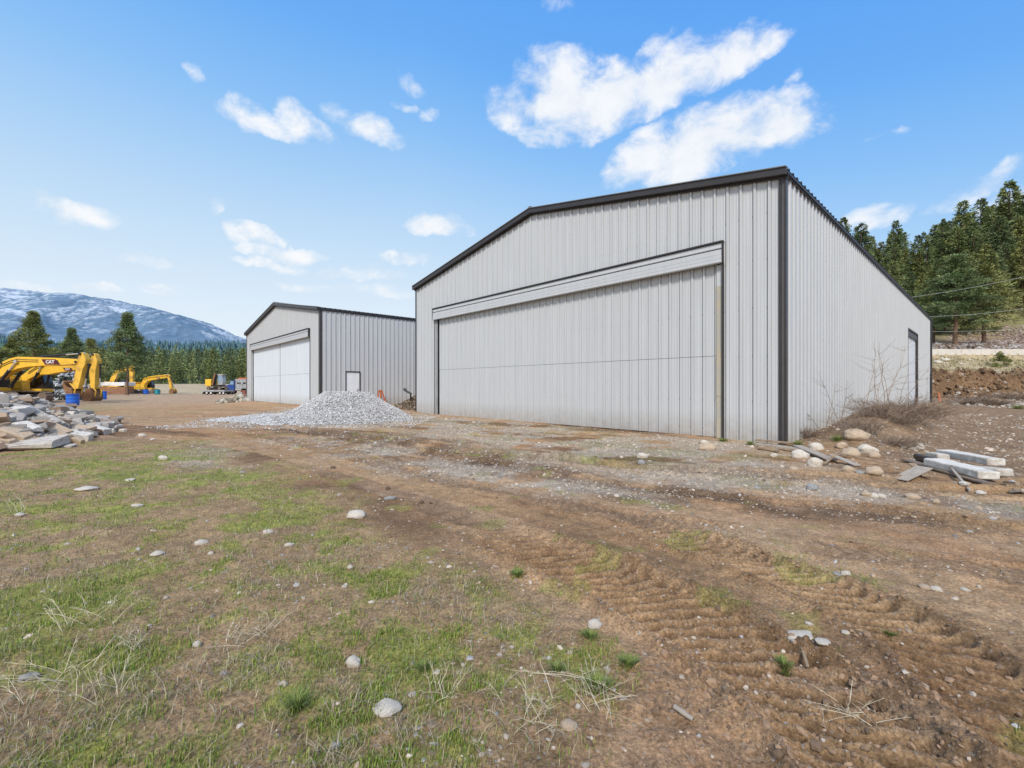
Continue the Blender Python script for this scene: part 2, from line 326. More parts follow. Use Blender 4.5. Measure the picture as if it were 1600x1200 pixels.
def gcolor(X, Y, Z):
    g, grass, stray, fg, grav, wg, dark = gmasks(X, Y); th, td = tracks(X, Y); r = np.hypot(X, Y)
    a = fbm(X*.35, Y*.35, 5, 60)[:, None]; b = fbm(X*2.5, Y*2.5, 5, 61, .6)[:, None]; f = fbm(X*18, Y*18, 4, 62, .7)[:, None]
    base = C(.40, .262, .152)*(1-a)+C(.50, .365, .232)*a
    red = sst(.45, .65, fbm(X*.5, Y*.5, 3, 63))[:, None]; base = base*(1-.35*red)+C(.43, .235, .13)*.35*red
    base = base*(.62+.55*b+.25*f)
    base = base*C(.90, .85, .775)
    def mix(c, m, k): m = np.clip(np.asarray(m), 0, 1)[:, None]*k; return c[0]*(1-m)+c[1]*m
    # wheel-path streaks: darker brown churned soil drawn out along the way vehicles drive
    al, ac = along(X, Y)+.5*a[:, 0], across(X, Y); cur = al+.012*ac*ac
    st = sst(.50, .62, fbm(cur*1.1, ac*.14, 5, 64, .62)); lt = sst(.52, .64, fbm(cur*1.3+9, ac*.12, 4, 71))
    base = mix((base, C(.175, .100, .055)*(.4+1.1*b)), st*(1-g)*(1-sst(24, 40, r))*(.45+.55*sst(3.5, 6, r)), .82)
    base = mix((base, C(.54, .39, .26)*(.7+.5*b)), lt*(1-g)*(1-sst(30, 60, r)), .35)
    under = C(.34, .235, .14)*(.45+.7*b+.5*f)
    base = mix((base, under), g, .85)
    base = mix((base, C(.13, .085, .052)*(.5+.9*b)), dark, .82)
    base = mix((base, (C(.43, .385, .32))*(.6+.5*b+.4*f)), grav, .75)
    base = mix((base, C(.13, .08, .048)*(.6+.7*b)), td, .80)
    gc = C(.18, .25, .04)*(1-a)+C(.28, .31, .06)*a; gc = gc*(.6+.5*b+.5*f)
    base = mix((base, gc), np.maximum(grass, stray), .72)
    base = mix((base, C(.16, .19, .07)*(.6+.8*b)), wg, .5)
    base = mix((base, C(.24, .26, .09)*(.8+.4*b)), fg, .85)
    # yard by the corner and behind it: dark stony soil
    yard = sst(6.2, 8.5, X)*sst(6, 8, Y)*(1-sst(40, 44, Y))
    base = mix((base, C(.22, .155, .10)*(.25+1.1*b+.7*f)), yard*(1-.4*grav), .88)
    # distances
    farr = sst(30, 60, r)*(1-sst(20, 30, X))
    base = mix((base, C(.47, .34, .235)*(.7+.6*b)), farr, .75)
    field = sst(80, 105, Y)*(1-sst(20, 30, X)); base = mix((base, C(.50, .42, .28)*(.7+.6*a)), field, .8)
    wood = sst(215, 235, Y); base = mix((base, C(.035, .055, .03)*(.5+1.0*b)), wood*(1-sst(20, 40, X)*(1-sst(300, 400, Y))), 1)
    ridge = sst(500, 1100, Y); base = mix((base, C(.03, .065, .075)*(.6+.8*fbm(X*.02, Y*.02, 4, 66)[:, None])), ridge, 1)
    # bank, road verge and hillside on the right
    hm = sst(25, 37, X)
    wobY = Y+1.6*(fbm(X*.12, Y*.05, 3, 3)-.5)
    cut = sst(42.5, 43.6, wobY)*(1-sst(45.4, 46.1, wobY))*hm
    base = mix((base, C(.25, .155, .085)*(.10+1.5*fbm(X*1.2, Z*3+Y, 6, 67, .75)[:, None])*(1-.6*sst(44.9, 45.7, wobY))[:, None]), cut, .95)  # shadow under the bank's top edge painted in as a darker band
    ver = sst(45.4, 46.2, wobY)*(1-sst(67, 68, Y))*hm
    base = mix((base, C(.42, .35, .22)*(.15+1.7*fbm(X*1.9, Z*4+Y, 6, 68, .75)[:, None])), ver, .95)
    rock = sst(67, 68, Y)*hm*(1-sst(300, 400, Y))
    scree = C(.30, .22, .165)*(.5+1.0*fbm(X*.9, Y*.9, 5, 69)[:, None]); meadow = C(.25, .24, .11)*(.7+.6*fbm(X*.3, Y*.3, 5, 70)[:, None])
    base = mix((base, mix((scree, meadow), sst(78, 90, Y+4*(a[:, 0]-.5)), 1)), rock, 1)
    return np.clip(base, .01, .9)

def ground():
    fine = np.linspace(R(-58), R(58), 1150); rest = np.linspace(R(58), R(302), 122)[1:-1]
    th = np.r_[fine, rest]; nf = len(th)
    rr = [1.0]
    while rr[-1] < 26: rr.append(rr[-1]*1.0042)
    while rr[-1] < 75: rr.append(rr[-1]*1.0062)
    while rr[-1] < 130: rr.append(rr[-1]*1.010)
    while rr[-1] < 7500: rr.append(rr[-1]*1.03)
    rr = np.array(rr); nr = len(rr)
    T, RR = np.meshgrid(th, rr); X = (np.sin(T)*RR).ravel(); Y = (np.cos(T)*RR).ravel()
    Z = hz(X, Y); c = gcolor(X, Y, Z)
    V = np.c_[X, Y, Z]
    i = np.arange(nr-1)[:, None]*nf; j = np.arange(nf)[None, :]; j1 = (j+1) % nf
    Fq = np.stack([i+j, i+nf+j, i+nf+j1, i+j1], -1).reshape(-1, 4)
    V = np.vstack([V, [[0, 0, 0]]]); c = np.vstack([c, c[:1]])
    me = npmesh('ground', V, Fq, c, smooth=True)
    m = bpy.data.materials.new('soil'); m.use_nodes = True; nt = m.node_tree; N = nt.nodes; L = nt.links
    bs = N['Principled BSDF']; bs.inputs['Roughness'].default_value = .95; bs.inputs['Specular IOR Level'].default_value = .2
    at = N.new('ShaderNodeVertexColor'); at.layer_name = 'Col'; tc = N.new('ShaderNodeTexCoord')
    def noise(s, d=6, ro=.65):
        n = N.new('ShaderNodeTexNoise'); n.inputs['Scale'].default_value = s; n.inputs['Detail'].default_value = d; n.inputs['Roughness'].default_value = ro
        L.new(tc.outputs['Object'], n.inputs['Vector']); return n.outputs['Fac']
    def ramp(src, a, b, ca, cb):
        r_ = N.new('ShaderNodeValToRGB'); r_.color_ramp.elements[0].position = a; r_.color_ramp.elements[1].position = b
        r_.color_ramp.elements[0].color = (*ca, 1); r_.color_ramp.elements[1].color = (*cb, 1); L.new(src, r_.inputs[0]); return r_.outputs[0]
    def mixc(t, fac, a, b):
        x = N.new('ShaderNodeMix'); x.data_type = 'RGBA'; x.blend_type = t
        if isinstance(fac, float): x.inputs[0].default_value = fac
        else: L.new(fac, x.inputs[0])
        L.new(a, x.inputs[6]); L.new(b, x.inputs[7]); return x.outputs[2]
    o = mixc('MULTIPLY', 1.0, at.outputs['Color'], ramp(noise(55, 5, .75), .32, .68, (.42, .39, .36), (1.5, 1.48, 1.45)))
    o = mixc('MULTIPLY', 1.0, o, ramp(noise(7, 9, .75), .32, .68, (.66, .64, .62), (1.26,)*3))
    for sc_, th_ in ((38, .17), (95, .16)):      # small embedded stones
        v = N.new('ShaderNodeTexVoronoi'); v.inputs['Scale'].default_value = sc_; v.inputs['Randomness'].default_value = 1
        L.new(tc.outputs['Object'], v.inputs['Vector'])
        pick = N.new('ShaderNodeSeparateColor'); L.new(v.outputs['Color'], pick.inputs[0])
        gt = N.new('ShaderNodeMath'); gt.operation = 'GREATER_THAN'; gt.inputs[1].default_value = .84; L.new(pick.outputs[0], gt.inputs[0])
        ls = N.new('ShaderNodeMath'); ls.operation = 'LESS_THAN'; ls.inputs[1].default_value = th_*1.7; L.new(v.outputs['Distance'], ls.inputs[0])
        mu = N.new('ShaderNodeMath'); mu.operation = 'MULTIPLY'; L.new(gt.outputs[0], mu.inputs[0]); L.new(ls.outputs[0], mu.inputs[1])
        m2 = N.new('ShaderNodeMath'); m2.operation = 'MULTIPLY'; m2.inputs[1].default_value = .55; L.new(mu.outputs[0], m2.inputs[0])
        o = mixc('MIX', m2.outputs[0], o, ramp(pick.outputs[1], 0, 1, (.22, .19, .16), (.55, .52, .47)))
    L.new(o, bs.inputs['Base Color'])
    bp = N.new('ShaderNodeBump'); bp.inputs['Strength'].default_value = .9; bp.inputs['Distance'].default_value = .02
    L.new(noise(60, 8, .75), bp.inputs['Height']); L.new(bp.outputs[0], bs.inputs['Normal'])
    g = link('ground', me, [m]); g['kind'] = 'structure'
ground()
# sealed road on the bank, with pale edge
mb = MB(); mb.box(20, 420, 58.9, 66.0, ROADZ-.3, ROADZ+.03)
o = mb.build('road', M('asphalt', (.10, .10, .10), .9, var=.2)); o['kind'] = 'structure'
mb = MB()
for k in range(66): mb.box(36+k*4.5, 36+k*4.5+4.47, 58.3+.004*(k % 2), 58.62, ROADZ-.30, ROADZ+.52)
o = mb.build('roadside_barrier', M('barrier_concrete', (.62, .58, .52), .85, var=.1, scale=2), bevel=.03)
setp(o, 'low pale concrete barrier running along the road above the cut bank', 'barrier')

# ------------------------------------------------------------------ snowy mountain
def mountain():
    prof = [(-1500, 505), (-900, 470), (-500, 452), (-200, 455), (0, 461), (60, 464), (100, 468), (160, 476), (200, 480), (232, 483), (262, 492), (300, 503), (330, 510), (352, 519), (372, 528), (420, 546), (520, 566), (700, 575), (900, 580), (2500, 585)]
    Yr = 7000.; px = np.r_[np.linspace(-1500, -60, 60), np.linspace(-57, 470, 620), np.linspace(480, 2500, 80)]; n = len(px); rows = 300
    ys = np.interp(px, [p[0] for p in prof], [p[1] for p in prof]); V = []
    t = np.linspace(0, 1.25, rows)
    PX, T = np.meshgrid(px, t); YS = np.broadcast_to(ys, PX.shape)
    X = (PX-800)/F*Yr; Y = 3200+(Yr-3200)*T
    top = EYE+(HZ-YS)/F*Yr
    prf = np.where(T <= 1, np.sin(np.clip(T, 0, 1)*math.pi/2)**1.35, 1-(T-1)*1.2)
    Z = top*prf+(fbm(X*.0011, Y*.0011, 5, 90)-.5)*380*np.sin(np.clip(T, 0, 1)*math.pi)**.8*np.clip(top/900, .1, 1)
    Z = Z+(fbm(X*.01, Y*.01, 3, 91)-.5)*22*(T > .3)
    # snow follows height, broken by gullies and woods
    gul = 1-np.abs(2*fbm(X*.0045+fbm(X*.003, Y*.003, 3, 97)*2, Y*.0016, 4, 98)-1); Z = Z+gul*55*np.clip(T, 0, .9)*(T < .97)*np.clip(top/900, .1, 1)
    s = fbm(X*.0022, Y*.0022, 5, 92, .6)*.30+fbm(X*.014, Y*.006, 5, 93, .8)*.45+gul*.2
    hgt = Z/np.maximum(top.max(), 1)
    snow = sst(.53, .67, s+(hgt-.5)*.25)*sst(.16, .40, hgt)*.8
    clear = sst(.66, .70, fbm(X*.0016, Y*.004, 3, 95))*sst(.35, .6, hgt)
    snow = np.maximum(snow, clear)
    speck = fbm(X*.03, Y*.02, 4, 96, .85)
    snow = snow*sst(.35, .6, speck+.12*clear)
    forest = C(.135, .215, .305)*(.7+.6*fbm(X*.02, Y*.02, 4, 94, .8)[..., None])  # blue haze of distance is mixed into the mountain's colours
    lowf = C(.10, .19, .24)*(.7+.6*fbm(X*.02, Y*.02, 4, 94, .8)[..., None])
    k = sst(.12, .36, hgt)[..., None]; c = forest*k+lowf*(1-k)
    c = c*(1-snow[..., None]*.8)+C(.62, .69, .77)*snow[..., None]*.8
    V = np.stack([X, Y, Z], -1).reshape(-1, 3)
    i = np.arange(rows-1)[:, None]*n; j = np.arange(n-1)[None]
    Fq = np.stack([i+j, i+j+1, i+n+j+1, i+n+j], -1).reshape(-1, 4)
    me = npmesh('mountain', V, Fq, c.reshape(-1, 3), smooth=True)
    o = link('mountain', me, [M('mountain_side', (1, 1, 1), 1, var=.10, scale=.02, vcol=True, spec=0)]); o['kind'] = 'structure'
mountain()
# ------------------------------------------------------------------ sheet steel buildings
PIT = .305
def profile(a, b, pitch=PIT, rib=.032, dir=1):
    """(distance, out) points of a ribbed sheet between a and b"""
    pts = []; k0 = math.floor(a/pitch)-1; k1 = math.ceil(b/pitch)+1
    for k in range(k0, k1):
        s = k*pitch
        for d, o in ((-.050, .0021), (-.042, .002), (-.028, rib*1.45), (.028, rib*1.45), (.040, .002), (.064, .0021), (.088, 0), (.098, .006), (.116, .006), (.126, 0), (.179, 0), (.189, .006), (.207, .006), (.217, 0)):
            pts.append((s+d, o))
    pts = [p for p in pts if a+1e-4 < p[0] < b-1e-4]
    return [(a, 0)]+pts+[(b, 0)]
def sheet_(mb, face, a, b, zb, zt, base=0.0, screws=True, pitch=PIT, rib=.032):
    """face 'x' = wall on plane x=base facing -x (runs along y); 'y' = wall on plane y=base facing -y; zt may be a function"""
    P = profile(a, b, pitch, rib); f = zt if callable(zt) else (lambda s: zt)
    def pt(s, o, z): return (base-o, s, z) if face == 'x' else (s, base-o, z)
    zm = (lambda s: [zb, f(s)])
    for (s0, o0), (s1, o1) in zip(P[:-1], P[1:]):
        q = [pt(s0, o0, zb), pt(s1, o1, zb), pt(s1, o1, f(s1)), pt(s0, o0, f(s0))]
        if face == 'x': q = q[::-1]
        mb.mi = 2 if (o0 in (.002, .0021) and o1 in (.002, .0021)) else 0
        mb.quad(*q)
    mb.mi = 0
    if screws:
        mb.mi = 1; k = math.ceil(a/pitch)
        while k*pitch < b:
            s = k*pitch+.062; r = .011
            if s < b-.02:
                for zr in (.25, 1.1, 2.3, 3.6, 4.9, 6.1, 7.2):
                    z = zr+random.uniform(-.02, .02)
                    if zb+.06 < z < f(s)-.1:
                        p = [pt(s-r, .008, z-r), pt(s+r, .008, z-r), pt(s+r, .008, z+r), pt(s-r, .008, z+r)]
                        if face == 'x': p = p[::-1]
                        mb.quad(*p)
            k += 1
        mb.mi = 0
def hangar(name, label, cx, cy, bz, W, L, eave, ridge, hb, ht, y0, y1, seam, doormat, side_doors, PIT=.305):
    def sheet(mb, face, a, b, zb, zt, base=0.0, screws=True, pitch=None, rib=.032): sheet_(mb, face, a, b, zb, zt, base, screws, pitch or PIT, rib)
    T = thing(name, label, 'hangar', (cx, cy, bz), R(42.7))
    top = lambda s: eave-.06+(ridge-eave)*(1-abs(s-W/2)/(W/2))
    # front wall around the opening
    mb = MB(); sheet(mb, 'x', 0, y0, -.35, top); sheet(mb, 'x', y1, W, -.35, top); sheet(mb, 'x', y0, y1, ht, top)
    mb.build('front_wall', [mWall, mScrew, mRibShade], T)
    mb = MB(); c = 0
    ops = sorted(side_doors)
    for (a, b, h) in ops: sheet(mb, 'y', c, a, -.35, eave-.05); sheet(mb, 'y', a, b, h, eave-.05); c = b
    sheet(mb, 'y', c, L, -.35, eave-.05)
    mb.build('side_wall', [mWall, mScrew, mRibShade], T)
    mb = MB(); mb.box(0, L, W-.02, W+.0, -.35, eave-.05)       # far side and back, seen only from elsewhere
    mb.prism([(0, -.35), (W-.03, -.35), (W-.03, eave-.06), (W/2, ridge-.06), (0, eave-.06)], 0, .03)
    n0 = len(mb.v)
    # turn the gable prism (last 10 vertices, x along width, y thickness) onto the back plane
    for i in range(n0-10, n0): x, y, z = mb.v[i]; mb.v[i] = (L-y, .01+x, z)
    mb.build('back_wall', mWall, T)
    # roof sheets with ribs down the slope
    for sgn in (0, 1):
        mb = MB(); ov = .16
        def rp(x, o, t):   # t 0 at eave .. 1 at ridge
            y = (-ov*.7+(W/2+ov*.7)*t); z = eave+(ridge-eave)*(y/(W/2))+o
            return (x, y if sgn == 0 else W-y, z)
        P = profile(-ov, L+ov, PIT, .045)
        for (s0, o0), (s1, o1) in zip(P[:-1], P[1:]):
            q = [rp(s0, o0, 0), rp(s1, o1, 0), rp(s1, o1, 1), rp(s0, o0, 1)]
            mb.quad(*(q if sgn == 0 else q[::-1]))
        q = [rp(-ov, -.03, 0), rp(L+ov, -.03, 0), rp(L+ov, -.03, 1), rp(-ov, -.03, 1)]; mb.quad(*(q[::-1] if sgn == 0 else q))
        ro = mb.build('roof_slope', mTrim, T)
        # rake trim on the gable, deep face with a paler cap
        mb = MB()
        A = (-.1, eave-.1*(ridge-eave)/(W/2)); B = (W/2, ridge)
        f = (lambda y: y) if sgn == 0 else (lambda y: W-y)
        def slab(x0, x1, dz0, dz1, mi):
            mb.mi = mi
            vs = [(x, f(y), z+dz) for x in (x0, x1) for (y, z) in (A, B) for dz in (dz0, dz1)]
            mb.add(vs, [(0, 1, 3, 2), (4, 6, 7, 5), (0, 4, 5, 1), (2, 3, 7, 6), (0, 2, 6, 4), (1, 5, 7, 3)])
        slab(-.215, -.165, -.125, .050, 0); slab(-.165, -.02, -.125, -.108, 0); slab(-.25, -.08, .052, .082, 1); slab(-.060, -.050, -.19, -.127, 0)
        mb.build('rake_trim', [mTrim, mTrimTop], T, bevel=.006)
    mb = MB(); mb.box(-.1, L+.1, -.075, -.045, eave-.14, eave-.03); mb.box(-.16, L+.16, -.112, -.078, eave-.10, eave-.045); mb.build('eave_trim', mTrim, T)
    mb = MB(); mb.cyl((-.2, W/2, ridge+.02), (L+.2, W/2, ridge+.02), .14, 8); mb.build('ridge_cap', mTrimTop, T)
    # corner posts of folded trim
    for yy, s in ((0, 1), (W, -1)):
        mb = MB(); mb.box(-.042, -.036, yy+(-.042 if s > 0 else -.13), yy+(.13 if s > 0 else .042), -.35, eave-.15)
        if s > 0: mb.box(-.036, .11, yy-.045, yy-.038, -.35, eave-.15)
        else: mb.box(-.036, .11, yy+.038, yy+.045, -.35, eave-.15)
        mb.build('corner_trim', mTrim, T)
    mb = MB(); mb.box(L-.12, L+.042, -.046, -.037, -.35, eave-.15); mb.build('corner_trim', mTrim, T)
    mb = MB(); mb.cyl((L+.12, -.09, -.2), (L+.12, -.09, eave-.1), .055, 8); mb.build('downpipe', mTrim, T)
    # header cover of the sliding doors: a box of horizontal sheets
    mb = MB(); h = ht-hb
    prof = [(ht, .0), (ht-.015, .20), (ht-.26*h, .22), (ht-.29*h, .185), (ht-.33*h, .185), (ht-.36*h, .225), (ht-.60*h, .225), (ht-.62*h, .215), (ht-.64*h, .235), (ht-.80*h, .235), (ht-.82*h, .225), (ht-.84*h, .245), (hb+.02, .25), (hb, .23), (hb+.01, .02)]
    prof = [(z, o*.68) for z, o in prof]
    for k, ((z0, o0), (z1, o1)) in enumerate(zip(prof[:-1], prof[1:])):
        mb.mi = 1 if k in (3,) else 0
        mb.quad((-o0, y0-.03, z0), (-o0, y1+.03, z0), (-o1, y1+.03, z1), (-o1, y0-.03, z1))
    mb.mi = 0
    for yy in (y0-.03, y1+.03): mb.quad(*[(-o, yy, z) for z, o in prof])
    mb.build('door_header', [mWall, mGap], T)
    mb = MB(); mb.box(-.19, -.044, y0-.06, y1+.06, ht+.003, ht+.045); mb.box(-.172, -.044, y0-.045, y0-.032, hb-.0, ht); mb.box(-.172, -.044, y1+.032, y1+.045, hb-.0, ht)
    mb.build('header_trim', mTrim, T)
    # jambs
    mb = MB(); mb.box(-.05, .26, y0-.04, y0+.02, -.3, hb-.002); mb.build('door_jamb', mTrim, T)
    mb = MB(); mb.box(-.055, -.047, y1-.0, y1+.05, -.3, hb-.002); mb.box(.05, .26, y1-.02, y1+.02, -.3, hb-.002); mb.build('door_jamb', mTrim, T)
    mb = MB(); mb.box(-.046, .049, y1-.018, y1+.04, -.3, hb-.002); mb.build('jamb_lining', mWall, T)
    mb = MB(); mb.box(.22, .26, y0+.03, y1-.03, -.3, ht-.05); mb.build('opening_backing', mGap, T)
    # door leaves
    sg_ = .014 if doormat is mWall else .05
    left = y1-(.24 if doormat is mWall else .1)
    for a, b in ((y0+(.21 if doormat is mWall else .05), seam-sg_), (seam+sg_, left)):
        mb = MB(); mid = hb*.475
        sheet(mb, 'x', a, b, .02, mid-.006, .10, True, PIT, .028 if doormat is mWall else .014)
        sheet(mb, 'x', a, b, mid+.006, hb+.05, .095, True, PIT, .028 if doormat is mWall else .014)
        mb.mi = 1; mb.quad((.103, a, .02), (.103, b, .02), (.103, b, hb), (.103, a, hb)); mb.box(.10, .20, a-.004, a, .02, hb); mb.box(.10, .20, b, b+.004, .02, hb)
        lf = mb.build('door_leaf', [doormat, mSeam, mRibShade if doormat is mWall else mRibShadePale], T)
    if doormat is mWall:
        mb = MB(); mb.box(.02, .07, y0+.035, y0+.195, .0, 1.2); mb.box(.02, .07, y0+.035, y0+.195, 2.35, hb-.62); mb.box(.012, .062, y0+.037, y0+.193, 1.2, 2.35)
        o = mb.build('door_edge_board', mPly, T, bevel=.004)
        mb = MB(); mb.box(.024, .074, y0+.04, y0+.19, hb-.62, hb-.01); mb.build('door_edge_sheet', mWall, T)
        mb = MB(); mb.box(-.01, .05, y1-.16, y1-.10, 0, hb-.01); mb.build('guide_post', mSilver, T)
    return T
B1 = hangar('hangar', 'large near grey steel hangar with ribbed sliding doors and charcoal trim', 7.06, 11.6, 0, 18.3, 36.6, 7.03, 8.66, 4.98, 5.55, 1.56, 16.36, 8.6, mWall, [(23.3, 28.2, 5.0)], .356)
B2 = hangar('hangar', 'smaller-looking far grey hangar behind the gravel pile with two whitish doors', -11.7, 27.3, .25, 18.3, 30, 6.04, 7.52, 4.42, 4.92, 1.67, 16.4, 8.5, mWhiteSheet, [(1.57, 2.52, 2.23)])
# side doorway of the near hangar
mb = MB(); mb.box(23.3, 28.2, .085, .115, 0, 5.0); pn = mb.build('roll_door', mDoorW, B1)
mb = MB(); mb.box(28.1, 28.24, -.05, .084, -.2, 5.0); mb.box(23.22, 23.3, -.05, .084, -.2, 5.0); mb.box(23.22, 28.24, -.05, .3, 5.0, 5.1); mb.build('door_frame', mTrim, B1)
mb = MB(); mb.box(23.302, 28.098, -.0, .08, 4.65, 4.998); mb.build('door_head', mSeam, B1)
# side doorway of the far hangar
mb = MB(); mb.box(1.61, 2.48, -.005, .03, .03, 2.17); dr = mb.build('door', mDoorW, B2, bevel=.004)
mb = MB(); mb.cyl((2.38, -.005, 1.02), (2.38, -.06, 1.02), .025, 10); mb.cyl((2.38, -.05, 1.02), (2.26, -.06, 1.02), .012, 8); mb.box(2.34, 2.42, -.012, -.004, .92, 1.12); mb.build('handle', mSilver, dr)
mb = MB(); mb.box(1.55, 1.61, -.05, .04, 0, 2.23); mb.box(2.48, 2.54, -.05, .04, 0, 2.23); mb.box(1.55, 2.54, -.05, .04, 2.17, 2.23); mb.build('door_frame', mTrim, B2)

# ------------------------------------------------------------------ machines
def stadium(L, H, n=16):
    r = H/2; P = []
    for k in range(n+1): t = -math.pi/2+math.pi*k/n; P.append((L/2-r+r*math.cos(t), r+r*math.sin(t)))
    for k in range(n+1): t = math.pi/2+math.pi*k/n; P.append((-L/2+r+r*math.cos(t), r+r*math.sin(t)))
    return P
def undercarriage(T, L, Hh, w, gauge, rot=0, z0=0, pads=46):
    c, s = math.cos(rot), math.sin(rot)
    def turn(mb): mb.v = [(x*c-y*s, x*s+y*c, z+z0) for x, y, z in mb.v]
    for sg in (-1, 1):
        P = stadium(L, Hh); tot = [0]
        Q = P+[P[0]]
        for a, b in zip(Q[:-1], Q[1:]): tot.append(tot[-1]+math.dist(a, b))
        mb = MB()
        for k in range(pads):
            d = tot[-1]*k/pads; i = max(j for j in range(len(tot)-1) if tot[j] <= d); t = (d-tot[i])/max(1e-6, tot[i+1]-tot[i])
            x = Q[i][0]+(Q[i+1][0]-Q[i][0])*t; z = Q[i][1]+(Q[i+1][1]-Q[i][1])*t
            tx, tz = Q[i+1][0]-Q[i][0], Q[i+1][1]-Q[i][1]; l = math.hypot(tx, tz) or 1; tx /= l; tz /= l; nx, nz = tz, -tx
            h = tot[-1]/pads*.46
            for (a0, a1, d0, d1) in ((-h, h, -.05, 0), (-h, -h*.7, 0, .035)):
                mb.prism([(x+tx*a0+nx*d0, z+tz*a0+nz*d0), (x+tx*a1+nx*d0, z+tz*a1+nz*d0), (x+tx*a1+nx*d1, z+tz*a1+nz*d1), (x+tx*a0+nx*d1, z+tz*a0+nz*d1)], sg*gauge-w/2, sg*gauge+w/2)
        turn(mb); tk = mb.build('track', mTrack, T)
        mb = MB(); mb.prism([(-L/2+Hh*.5, Hh*.28), (L/2-Hh*.5, Hh*.28), (L/2-Hh*.6, Hh*.7), (-L/2+Hh*.6, Hh*.7)], sg*gauge-w*.3, sg*gauge+w*.3)
        turn(mb); mb.build('track_frame', mBlk, tk)
        for xx in (-L/2+Hh/2, L/2-Hh/2):
            mb = MB(); mb.cyl((xx, sg*gauge-w*.36, Hh/2), (xx, sg*gauge+w*.36, Hh/2), Hh*.38, 18); mb.cyl((xx, sg*gauge-w*.4, Hh/2), (xx, sg*gauge+w*.4, Hh/2), Hh*.14, 12)
            turn(mb); mb.build('idler_wheel', mTrack, tk)
        for k in range(7): mb = MB(); xx = -L/2+Hh*.9+(L-1.8*Hh)*k/6; mb.cyl((xx, sg*gauge-w*.38, Hh*.17), (xx, sg*gauge+w*.38, Hh*.17), Hh*.13, 10); turn(mb); mb.build('roller', mBlk, tk)
def logo_on(parent, x, z, w, h, y, tilt=0):
    mb = MB(); mb.prism([(x-w*.5, z+h*.5), (x+w*.32, z+h*.5), (x+w*.5, z-h*.5), (x-w*.28, z-h*.5)], y-.006, y)
    mb.mi = 1; mb.prism([(x+w*.30, z+h*.35), (x+w*.42, z+h*.35), (x+w*.56, z-h*.5), (x+w*.50, z-h*.5)], y-.009, y-.003)
    lg = mb.build('logo', [mRed, mBlk], parent)
    cu = bpy.data.curves.new('lettering', 'FONT'); cu.body = 'CAT'; cu.size = h*.80; cu.align_x = 'CENTER'; cu.align_y = 'CENTER'; cu.extrude = .004; cu.offset = h*.028
    to = bpy.data.objects.new('tmp', cu); col.objects.link(to); bpy.context.view_layer.update()
    me = bpy.data.meshes.new_from_object(to.evaluated_get(bpy.context.evaluated_depsgraph_get())); bpy.data.objects.remove(to)
    me.transform(Matrix.Translation((x, y-.013, z)) @ Matrix.Rotation(math.pi/2, 4, 'X')); me.materials.clear()
    link('lettering', me, [mWhite], lg)
def ram(T, name, p0, p1, frac, r, y):
    a = Vector((p0[0], y, p0[1])); b = Vector((p1[0], y, p1[1])); m = a.lerp(b, frac)
    mb = MB(); mb.cyl(a, m, r, 14); mb.cyl(a-Vector((0, r, 0)), a+Vector((0, r, 0)), r*1.3, 12); mb.cyl(m-(b-a).normalized()*.06, m+(b-a).normalized()*.03, r*1.15, 14); cy = mb.build(name, mBlk, T)
    mb = MB(); mb.cyl(m, b, r*.55, 12); mb.cyl(b-Vector((0, r, 0)), b+Vector((0, r, 0)), r*1.1, 12); mb.build('rod', mChrome, cy)
def bucket(T, pts, w, mat, inner=True):
    mb = MB(); n = len(pts)
    for sg in (-1, 1): mb.prism(pts, sg*w/2-.03, sg*w/2+.03)
    # curved shell through all but the open edge
    th = .05; cx = sum(p[0] for p in pts)/n; cz = sum(p[1] for p in pts)/n
    for a, b in zip(pts[:-1], pts[1:]):
        ia = (a[0]+(cx-a[0])*.12, a[1]+(cz-a[1])*.12); ib = (b[0]+(cx-b[0])*.12, b[1]+(cz-b[1])*.12)
        mb.prism([a, b, ib, ia], -w/2+.031, w/2-.031)
    bk = mb.build('bucket', mat, T, bevel=.01)
    a, b = pts[-1], pts[0]; d = (a[0]-cx, a[1]-cz); l = math.hypot(*d); d = (d[0]/l, d[1]/l)
    for k in range(5): mb = MB(); y = -w/2+.12+(w-.24)*k/4; mb.prism([(a[0]-.05, a[1]), (a[0]+.05, a[1]+.05), (a[0]+d[0]*.24, a[1]+d[1]*.24)], y-.06, y+.06); mb.build('tooth', mRust, bk)
